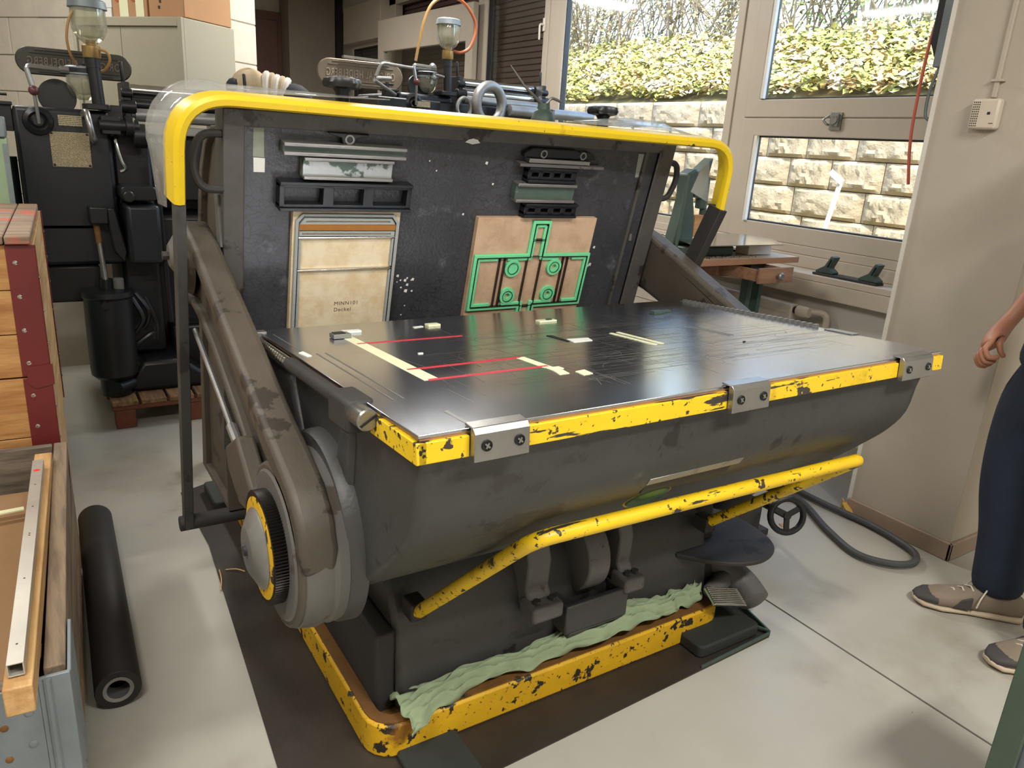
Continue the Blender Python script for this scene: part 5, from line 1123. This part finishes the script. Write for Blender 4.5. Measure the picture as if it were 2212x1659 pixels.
# ---------------------------------------------------------------- bench, drill press, things at the window
t = thing('work_bench', 'small reddish wooden bench with an open drawer below the window', 'bench', (2.95, 2.95, 0))
MB().box(2.25, 3.50, 2.62, 3.32, .945, .975).build('bench_top', 'table_top', t, bevel=.003); MB().box(2.25, 3.502, 2.612, 2.62, .944, .974).box(3.50, 3.508, 2.612, 3.32, .944, .974).build('front_edge', 'table_wood', t, bevel=.001)
for x in (2.70, 3.25):
    for y in (2.66, 3.2):
        q = MB(); q.ring([(x - .05, 0), (x + .05, 0), (x + .06, .94), (x - .06, .94)], [(x - .025, .06), (x + .025, .06), (x + .03, .84), (x - .03, .84)], 'y', y, y + .05); q.build('leg', 'press_green', t, bevel=.004)
d = MB().box(3.065, 3.075, 2.50, 2.95, .875, .935).box(3.29, 3.30, 2.50, 2.95, .875, .935).box(3.075, 3.29, 2.50, 2.95, .875, .883).box(3.055, 3.31, 2.485, 2.50, .868, .945).build('drawer', 'drawer_wood', t, bevel=.002)
MB().lathe([(.008, 0), (.008, -.012), (.018, -.016), (.02, -.026), (.014, -.032), (0, -.032)], (3.19, 2.485, .905), 'y', 18).build('drawer_knob', 'steel_dull', d)
MB().box(3.04, 3.33, 2.75, 3.2, .86, .944).box(2.45, 2.75, 2.8, 3.2, .84, .944).build('drawer_case', 'drawer_wood', t, bevel=.003)
t = thing('drill_press', 'green bench drill press on the wooden bench by the window', 'drill', (2.92, 2.9, .975))
MB(Matrix.Translation((.27, 0, 0))).prism(rrect(2.50, 2.86, 2.72, 3.02, .04), 'z', .975, 1.02).build('drill_base', 'press_green', t, bevel=.006)
q = MB(Matrix.Translation((.27, 0, 0))); q.prism([(2.50, 1.02), (2.64, 1.02), (2.63, 1.15), (2.60, 1.27), (2.64, 1.36), (2.60, 1.40), (2.545, 1.37), (2.55, 1.25), (2.53, 1.15)], 'y', 2.82, 2.90); q.build('drill_column', 'press_green', t, bevel=.01)
q = MB(Matrix.Translation((.27, 0, 0))); q.prism([(2.60, 1.36), (2.72, 1.455), (2.70, 1.36), (2.68, 1.25), (2.62, 1.26)], 'y', 2.83, 2.90); q.cyl((2.72, 2.86, 1.36), (2.72, 2.86, 1.13), .018, n=14).cyl((2.70, 2.86, 1.28), (2.70, 2.86, 1.20), .03, n=14); q.build('drill_head', 'press_green', t, bevel=.006)
MB(Matrix.Translation((.27, 0, 0))).cyl((2.72, 2.86, 1.13), (2.72, 2.86, 1.05), .006, n=8).build('drill_bit', 'steel', t); MB(Matrix.Translation((.27, 0, 0))).tube([(2.52, 2.80, 1.33), (2.49, 2.78, 1.10), (2.48, 2.78, .98)], .008, 8).build('feed_lever', 'press_green', t)
MB(Matrix.Translation((.27, 0, 0))).box(2.64, 2.70, 2.83, 2.87, 1.06, 1.17).build('wood_guard', 'pine', t, bevel=.002)
ms = MB().prism([(2.88, 3.03), (2.71, 2.60), (2.86, 2.585), (3.31, 2.575), (3.49, 2.80), (3.48, 2.99), (3.31, 3.05)], 'z', 1.045, 1.049).build('sheet_metal', 'chrome', smooth=0); tag(ms, 'bright sheet of metal lying across the drill press base', 'sheet metal')
tag(MB().box(3.20, 3.38, 2.70, 2.79, .977, 1.028).build('white_box', 'white_box', bevel=.003), 'small white cardboard box under the edge of the metal sheet', 'box')
tag(MB().bar((3.20, 2.90, .983), (3.28, 2.72, .983), .012, .01).build('hand_file', 'black_iron', bevel=.002), 'dark hand file lying on the bench before the white box', 'file')
rq = random.Random(21); q = MB()
for i in range(260):
    x = rq.gauss(2.85, .16); y = rq.gauss(2.70, .06); s = rq.uniform(.002, .006)
    if 2.27 < x < 3.45 and 2.635 < y < 3.2: q.obox((x, y, .977), (s, s * .6, .003), Matrix.Rotation(rq.uniform(0, 3), 3, 'Z'))
tag(q.build('metal_filings', 'black_iron', smooth=0), 'dark metal filings scattered on the bench around the drill', 'filings', None, 'stuff')
tag(MB().box(2.36, 2.46, 2.72, 2.82, .977, .985).box(2.37, 2.45, 2.73, 2.80, .985, .992).build('paper_pad', 'paper', bevel=.001), 'pale papers at the left end of the wooden bench', 'paper')
# jig on the sill
t = thing('bracket_jig', 'dark metal bar with two slotted green brackets on the window sill', 'jig', (3.68, 2.4, .88))
MB().bar((3.66, 2.60, .887), (3.66, 2.22, .887), .07, .012).build('base_bar', 'cast_dark', t, bevel=.002)
for y in (2.53, 2.27):
    q = MB(); q.prism([(y + .06, .894), (y - .05, .894), (y - .05, .905), (y - .02, .925), (y - .045, .985), (y - .02, .99), (y + .01, .935), (y + .06, .905)], 'x', 3.635, 3.685); b_ = q.build('slotted_bracket', 'press_green', t, bevel=.003)
    MB().bar((3.633, y - .012, .93), (3.633, y - .028, .972), .004, .008, (1, 0, 0)).build('slot', 'black_iron', b_)
# radiator and valve
t = thing('radiator', 'flat beige panel radiator under the window sill', 'radiator', (3.54, 3.6, .08))
MB().box(3.50, 3.56, 2.60, 5.0, .10, .715).build('panel', 'radiator', t, bevel=.008)
for z in (.30, .52, .66): MB().box(3.497, 3.50, 2.63, 4.97, z, z + .004).build('panel_line', 'frame', t)
MB().box(3.56, 3.675, 2.8, 2.85, .3, .6).build('wall_hook', 'radiator', t)
q = MB(); q.lathe([(0, -.05), (.026, -.05), (.031, -.035), (.031, .02), (.02, .03), (0, .03)], (3.53, 2.555, .685), 'y', 20); v = q.build('valve_head', 'plastic_white', t)
MB().cyl((3.53, 2.60, .685), (3.53, 2.585, .685), .02, n=14).build('valve_body', 'dark_gap', t)
MB().tube(roundpath([(3.55, 2.53, .69), (3.60, 2.44, .69), (3.60, 2.44, .10)], .04), .019, 12).build('valve_pipe', 'plastic_white', t)
# wall box, conduit, red cable, roller blind box
t = thing('wall_sensor', 'white plastic sensor box with a vent grille on the pier', 'sensor', (2.92, 1.5, 1.6))
MB().box(2.885, 2.92, 1.453, 1.548, 1.606, 1.708).build('sensor_case', 'plastic_white', t, bevel=.008)
q = MB()
for i in range(4):
    for k in range(11): q.box(2.8842, 2.886, 1.518 + i * .0065, 1.5215 + i * .0065, 1.616 + k * .0078, 1.620 + k * .0078)
q.build('grille_holes', 'dark_gap', t)['kind'] = 'stuff'
MB().box(2.884, 2.886, 1.478, 1.488, 1.655, 1.664).box(2.884, 2.886, 1.462, 1.476, 1.625, 1.627).build('sensor_mark', 'dark_gap', t)
t = thing('conduit', 'grey cable conduit running up the pier above the sensor box', 'conduit', (2.91, 1.49, 1.71))
MB().box(2.907, 2.92, 1.484, 1.502, 1.712, 3.1).build('conduit_tube', 'frame', t, bevel=.004); MB().box(2.902, 2.92, 1.468, 1.512, 1.765, 1.773).build('clip', 'frame', t, bevel=.001)
cb = MB().tube(smoothpath([(3.02, 1.77, 2.6), (3.0, 1.80, 2.1), (2.98, 1.81, 1.9), (2.975, 1.805, 1.6), (2.97, 1.77, 1.40)], 6), .006, 8).build('red_cable', 'cable_red'); tag(cb, 'thin red cable hanging down beside the pier edge', 'cable')
t = thing('roller_crank', 'grey hanging device with a cable loop between window and pier', 'device', (3.0, 1.76, 1.8))
MB().prism([(1.725, 3.0), (1.78, 3.0), (1.775, 1.83), (1.735, 1.83)], 'x', 2.97, 3.01).build('grey_case', 'galv', t, bevel=.004); MB().prism([(1.78, 3.0), (1.81, 3.0), (1.805, 1.92), (1.775, 1.86)], 'x', 2.975, 3.005).build('dark_case', 'black_plastic', t, bevel=.004)
MB().tube(smoothpath([(2.99, 1.755, 1.84), (2.99, 1.775, 1.75), (2.99, 1.772, 1.66), (2.99, 1.745, 1.64)], 6), .006, 8).build('loop_cable', 'galv', t)
# motor with handwheel, hose, ribbon
t = thing('drive_motor', 'dark drive motor with a black handwheel on the floor right of the press', 'motor', (2.25, 1.75, 0))
MB().box(2.05, 2.42, 1.72, 1.95, .0, .03).box(2.06, 2.30, 1.68, 1.95, .03, .20).build('motor_base', 'motor', t, bevel=.006); MB().cyl((2.0, 1.82, .25), (2.34, 1.82, .25), .09, n=24).build('motor_body', 'motor', t, bevel=.01); MB().box(2.1, 2.22, 1.74, 1.9, .32, .37).build('terminal_box', 'cast_light', t, bevel=.004)
w_ = MB(); cc = Vector((2.285, 1.56, .195)); nn = Vector((-.45, -.85, .25)).normalized(); u_ = nn.cross(Vector((0, 0, 1))).normalized(); v_ = u_.cross(nn)
w_.tube([cc + (u_ * math.cos(a) + v_ * math.sin(a)) * .064 for a in [2*math.pi*k/28 for k in range(28)]], .012, 10, True); w_.tube([cc + nn * .01, cc - nn * .22], .014, 10)
for a in (.5, 2.6, 4.7): w_.bar(cc, cc + (u_ * math.cos(a) + v_ * math.sin(a)) * .06, .02, .008, nn)
w_.build('hand_wheel', 'black_plastic', t)
hz = MB().tube(smoothpath([(2.42, 1.93, .02), (2.60, 1.95, .02), (2.79, 1.88, .02), (2.66, 1.62, .02), (2.59, 1.44, .02), (2.64, 1.33, .02), (2.73, 1.29, .02), (2.81, 1.33, .02), (2.85, 1.43, .02), (2.87, 1.58, .02), (2.86, 1.80, .02), (2.88, 2.2, .02)], 8), .014, 10).build('floor_hose', 'hose_dark'); tag(hz, 'dark grey hose looped on the floor before the pier', 'hose')
rb = MB().bar((2.90, 1.71, .05), (2.885, 1.66, .012), .03, .004).bar((2.885, 1.67, .004), (2.885, 1.40, .003), .012, .003).bar((2.90, 1.72, .06), (2.90, 1.72, .01), .03, .004).build('yellow_ribbon', 'ribbon'); tag(rb, 'yellow plastic ribbon caught at the foot of the pier', 'ribbon')
tag(MB().prism([(2.53, 1.74), (2.56, 1.73), (2.565, 1.75), (2.54, 1.765)], 'z', .001, .004).build('wood_chip', 'beam_wood', smooth=0), 'small pale wood chip on the floor inside the hose loop', 'chip')
tk = thing('dark_trolley', 'dark trolley base in the shade below the window behind the press', 'trolley', (2.6, 2.3, 0))
MB().box(2.15, 2.80, 2.2, 2.5, .10, .42).box(2.2, 2.75, 2.15, 2.2, .05, .3).build('trolley_body', 'black_iron', tk, bevel=.01)
for x in (2.2, 2.7): MB().cyl((x, 2.24, .05), (x + .03, 2.24, .05), .05, n=16).build('castor', 'black_plastic', tk)
# green steel frame at the right front corner
t = thing('green_guillotine_leg', 'green steel machine leg at the bottom right edge of the floor', 'machine leg', (1.66, .53, 0))
MB().box(1.625, 1.637, .47, .52, 0, .6).build('front_flange', 'green_metal', t, bevel=.002); MB().box(1.637, 1.95, .512, .52, 0, .6).build('back_panel', 'green_metal', t, bevel=.002)
MB().box(1.65, 1.95, .42, .51, .0, .33).build('ledge', 'galv', t, bevel=.004)

# ---------------------------------------------------------------- person at the right edge
PE = thing('person', 'person in navy shirt and trousers with grey suede shoes standing by the pier', 'person', (2.64, .9, 0))
def skin(name, chain, m, par, sub=1):
    """one continuous surface grown along connected joints: chain = list of (parent index, point, radius or (rx, ry))"""
    me = bpy.data.meshes.new(name); me.from_pydata([c[1] for c in chain], [(c[0], i) for i, c in enumerate(chain) if c[0] is not None], [])
    o = bpy.data.objects.new(name, me); COL.objects.link(o); adopt(o, par)
    sm = o.modifiers.new('skin', 'SKIN'); sm.use_smooth_shade = True
    for i, c in enumerate(chain): 
        r = c[2] if isinstance(c[2], tuple) else (c[2], c[2]); me.skin_vertices[0].data[i].radius = r
        me.skin_vertices[0].data[i].use_root = (c[0] is None)
    sb = o.modifiers.new('sub', 'SUBSURF'); sb.levels = sub; sb.render_levels = sub
    me.materials.append(MATS[m]); return o
f_ = Vector((-.80, .60, 0)); r_ = Vector((.60, .80, 0)); c0 = Vector((2.645, .93, 0))
def at(f, r, z): q = c0 + f_ * f + r_ * r; return (q.x, q.y, z)
sh_r = Vector(at(.0, .19, 1.42)); el_r = Vector((2.80, 1.12, 1.16)); wr_r = Vector((2.735, 1.178, 1.002))
sh_l = Vector(at(.0, -.19, 1.42)); el_l = Vector(at(-.10, -.27, 1.15)); wr_l = Vector(at(-.16, -.27, .92))
ch = [(None, at(0, 0, .95), .11), (0, at(.0, 0, 1.12), .11), (1, at(.01, 0, 1.30), .12), (2, at(0, 0, 1.43), .09), (3, at(.01, 0, 1.50), .055), (4, at(.03, 0, 1.575), .07), (5, at(.035, 0, 1.65), .085), (6, at(.03, 0, 1.72), .06),
      (3, tuple(sh_r), .06), (8, tuple(sh_r.lerp(el_r, .5)), .046), (9, tuple(el_r), .038), (10, tuple(el_r.lerp(wr_r, .45)), .035), (11, tuple(wr_r), .025), (12, (2.713, 1.184, .975), .030), (13, (2.688, 1.190, .945), .034), (14, (2.668, 1.194, .925), .030),
      (3, tuple(sh_l), .06), (16, tuple(sh_l.lerp(el_l, .5)), .046), (17, tuple(el_l), .038), (18, tuple(el_l.lerp(wr_l, .5)), .035), (19, tuple(wr_l), .025), (20, tuple(wr_l + Vector((.01, .0, -.07))), .03), (21, tuple(wr_l + Vector((.01, .0, -.13))), .024)]
for lg in (((2.705, 1.025, .80), (2.70, 1.035, .46), (2.69, .985, .10)), ((2.62, .80, .80), (2.585, .78, .46), (2.557, .755, .10))):
    ch.append((0, lg[0], .075)); k = len(ch) - 1; ch.append((k, lg[1], .052)); ch.append((k + 1, lg[2], .035))
# fingers of the right hand, curled: knuckles lie along the image-left edge of the fist
cr_, cd_, cv_ = Vector((.846, -.531, .06)), Vector((-.112, -.286, -.952)), Vector((.522, .798, -.301))
Hc = Vector((2.668, 1.194, .925))
for i, (o_, L_) in enumerate(((-.030, 1.), (-.010, 1.08), (.011, 1.0), (.030, .82))):
    b = Hc + cv_ * o_ * .9 + cd_ * (.004 + .010 * i) - cr_ * .012
    p1 = b - cr_ * .022 * L_ + cd_ * .018; p2 = p1 + cd_ * .030 * L_ + cr_ * .010; p3 = p2 + cr_ * .024 * L_ + cd_ * .004; p4 = p3 + cr_ * .014 - cd_ * .008
    k = len(ch)
    ch += [(15, tuple(b), .0105), (k, tuple(p1), .0100), (k + 1, tuple(p2), .0092), (k + 2, tuple(p3), .0084), (k + 3, tuple(p4), .0074)]
k = len(ch); tb_ = Vector((2.695, 1.172, .945))
ch += [(13, tuple(tb_), .013), (k, tuple(tb_ - cr_ * .018 + cd_ * .022 - cv_ * .012), .0118), (k + 1, tuple(tb_ - cr_ * .012 + cd_ * .050 - cv_ * .010), .0100), (k + 2, tuple(tb_ + cr_ * .004 + cd_ * .068 - cv_ * .004), .0085)]
body = skin('body', ch, 'skin', PE, 2)
hd = Vector(at(.035, 0, 1.65))
MB().ball(hd + Vector((0, 0, .03)) - f_ * .018, .103, 18, (.86, .95, 1.05)).build('hair', 'hair', PE)
for s in (-1, 1):
    MB().ball(hd + f_ * .078 + r_ * .032 * s - Vector((0, 0, .005)), .013, 10).build('eye', 'eye', PE); MB().ball(hd + r_ * .088 * s - f_ * .005 - Vector((0, 0, .015)), .03, 10, (.5, .5, 1)).build('ear', 'skin', PE)
MB().ball(hd + f_ * .098 - Vector((0, 0, .03)), .018, 10, (.9, .9, 1.4)).build('nose', 'skin', PE); MB().ball(hd + f_ * .084 - Vector((0, 0, .072)), .018, 10, (.8, .8, .4)).build('mouth', 'lip', PE)
# shirt with short sleeves
sc = [(None, at(0, 0, .865), (.19, .165)), (0, at(0, 0, .95), (.18, .15)), (1, at(0, 0, 1.08), (.165, .135)), (2, at(.01, 0, 1.28), (.175, .14)), (3, at(0, 0, 1.42), (.13, .10)), (4, at(0, 0, 1.475), .075),
      (4, tuple(sh_r), .075), (6, tuple(sh_r.lerp(el_r, .35)), .068), (7, tuple(sh_r.lerp(el_r, .72)), .066), (4, tuple(sh_l), .075), (9, tuple(sh_l.lerp(el_l, .35)), .068), (10, tuple(sh_l.lerp(el_l, .72)), .066)]
skin('shirt', sc, 'navy_shirt', PE, 2)
tc = [(None, at(0, 0, .96), (.16, .13)), (0, at(.0, 0, .86), (.165, .135)),
      (1, (2.705, 1.025, .78), .122), (2, (2.70, 1.035, .62), .106), (3, (2.70, 1.035, .46), .095), (4, (2.695, 1.00, .28), .084), (5, (2.69, .985, .13), .086), (6, (2.688, .98, .07), .082),
      (1, (2.62, .80, .78), .112), (8, (2.60, .785, .62), .100), (9, (2.585, .78, .46), .092), (10, (2.57, .76, .28), .084), (11, (2.555, .755, .13), .086), (12, (2.55, .752, .07), .082)]
skin('trousers', tc, 'navy', PE, 2)
def shoe(heel, toe):
    heel = Vector(heel); toe = Vector(toe); F = (toe - heel); Ls = F.length; F.normalize(); S = Vector((F.y, -F.x, 0)); R = MB()
    T2 = Matrix(((F.x, S.x, 0, heel.x), (F.y, S.y, 0, heel.y), (0, 0, 1, 0), (0, 0, 0, 1)))
    def loft(secs, n, fn, name, m, par):
        vs = []; fs = []
        for s, w, z0, z1 in secs:
            for k in range(n): a = 2 * math.pi * k / n; vs.append(fn(s, w, z0, z1, a))
        for i in range(len(secs) - 1):
            for k in range(n): fs.append((i*n+k, i*n+(k+1) % n, (i+1)*n+(k+1) % n, (i+1)*n+k))
        fs += [tuple(range(n-1, -1, -1)), tuple(range((len(secs)-1)*n, len(secs)*n))]
        return MB(T2).add(vs, fs).build(name, m, par, smooth=60)
    def sup(s, w, z0, z1, a):
        c, d = math.cos(a), math.sin(a); e = .75
        return (s * Ls, math.copysign(abs(c) ** e, c) * w, (z0 + z1) / 2 + math.copysign(abs(d) ** e, d) * (z1 - z0) / 2)
    up = loft([(.0, .020, .03, .06), (.02, .034, .02, .085), (.12, .040, .015, .105), (.30, .040, .015, .108), (.45, .043, .015, .095), (.62, .050, .015, .078), (.78, .052, .015, .064), (.90, .044, .015, .052), (.97, .028, .018, .040), (1.0, .012, .022, .032)], 20, sup, 'shoe', 'shoe_suede', PE)
    loft([(-.01, .024, .004, .026), (.03, .038, 0, .028), (.25, .040, 0, .026), (.5, .042, .001, .024), (.75, .054, .0, .024), (.92, .047, .004, .028), (1.0, .024, .012, .032), (1.015, .010, .018, .030)], 20, sup, 'sole', 'shoe_sole', up)
    loft([(.80, .0535, .02, .058), (.90, .0465, .02, .054), (.97, .031, .02, .043), (1.008, .014, .022, .034)], 16, sup, 'toe_cap', 'shoe_dark', up)
    for s in (-1, 1): MB(T2).prism([(Ls*.50, .030), (Ls*.66, .030), (Ls*.60, .062), (Ls*.50, .075)], 'y', s*.040 if s < 0 else .040, s*.0515).build('side_patch', 'shoe_dark', up, bevel=.002)
    q = MB(T2)
    for k in range(4):
        x = Ls * (.40 + .075 * k); z = .104 - .010 * k; q.tube([(x, -.030, z - .012), (x + .01, 0, z + .003), (x + .02, .030, z - .012)], .0028, 6)
    q.tube(smoothpath([(Ls*.42, .0, .108), (Ls*.40, .03, .118), (Ls*.46, .055, .090), (Ls*.50, .045, .070)], 5), .0026, 6).tube(smoothpath([(Ls*.42, .0, .108), (Ls*.38, -.03, .120), (Ls*.45, -.06, .085), (Ls*.47, -.062, .05)], 5), .0026, 6)
    q.build('shoe_lace', 'lace', up)
shoe((2.735, .905, 0), (2.512, 1.16, 0)); shoe((2.62, .70, 0), (2.372, .835, 0))
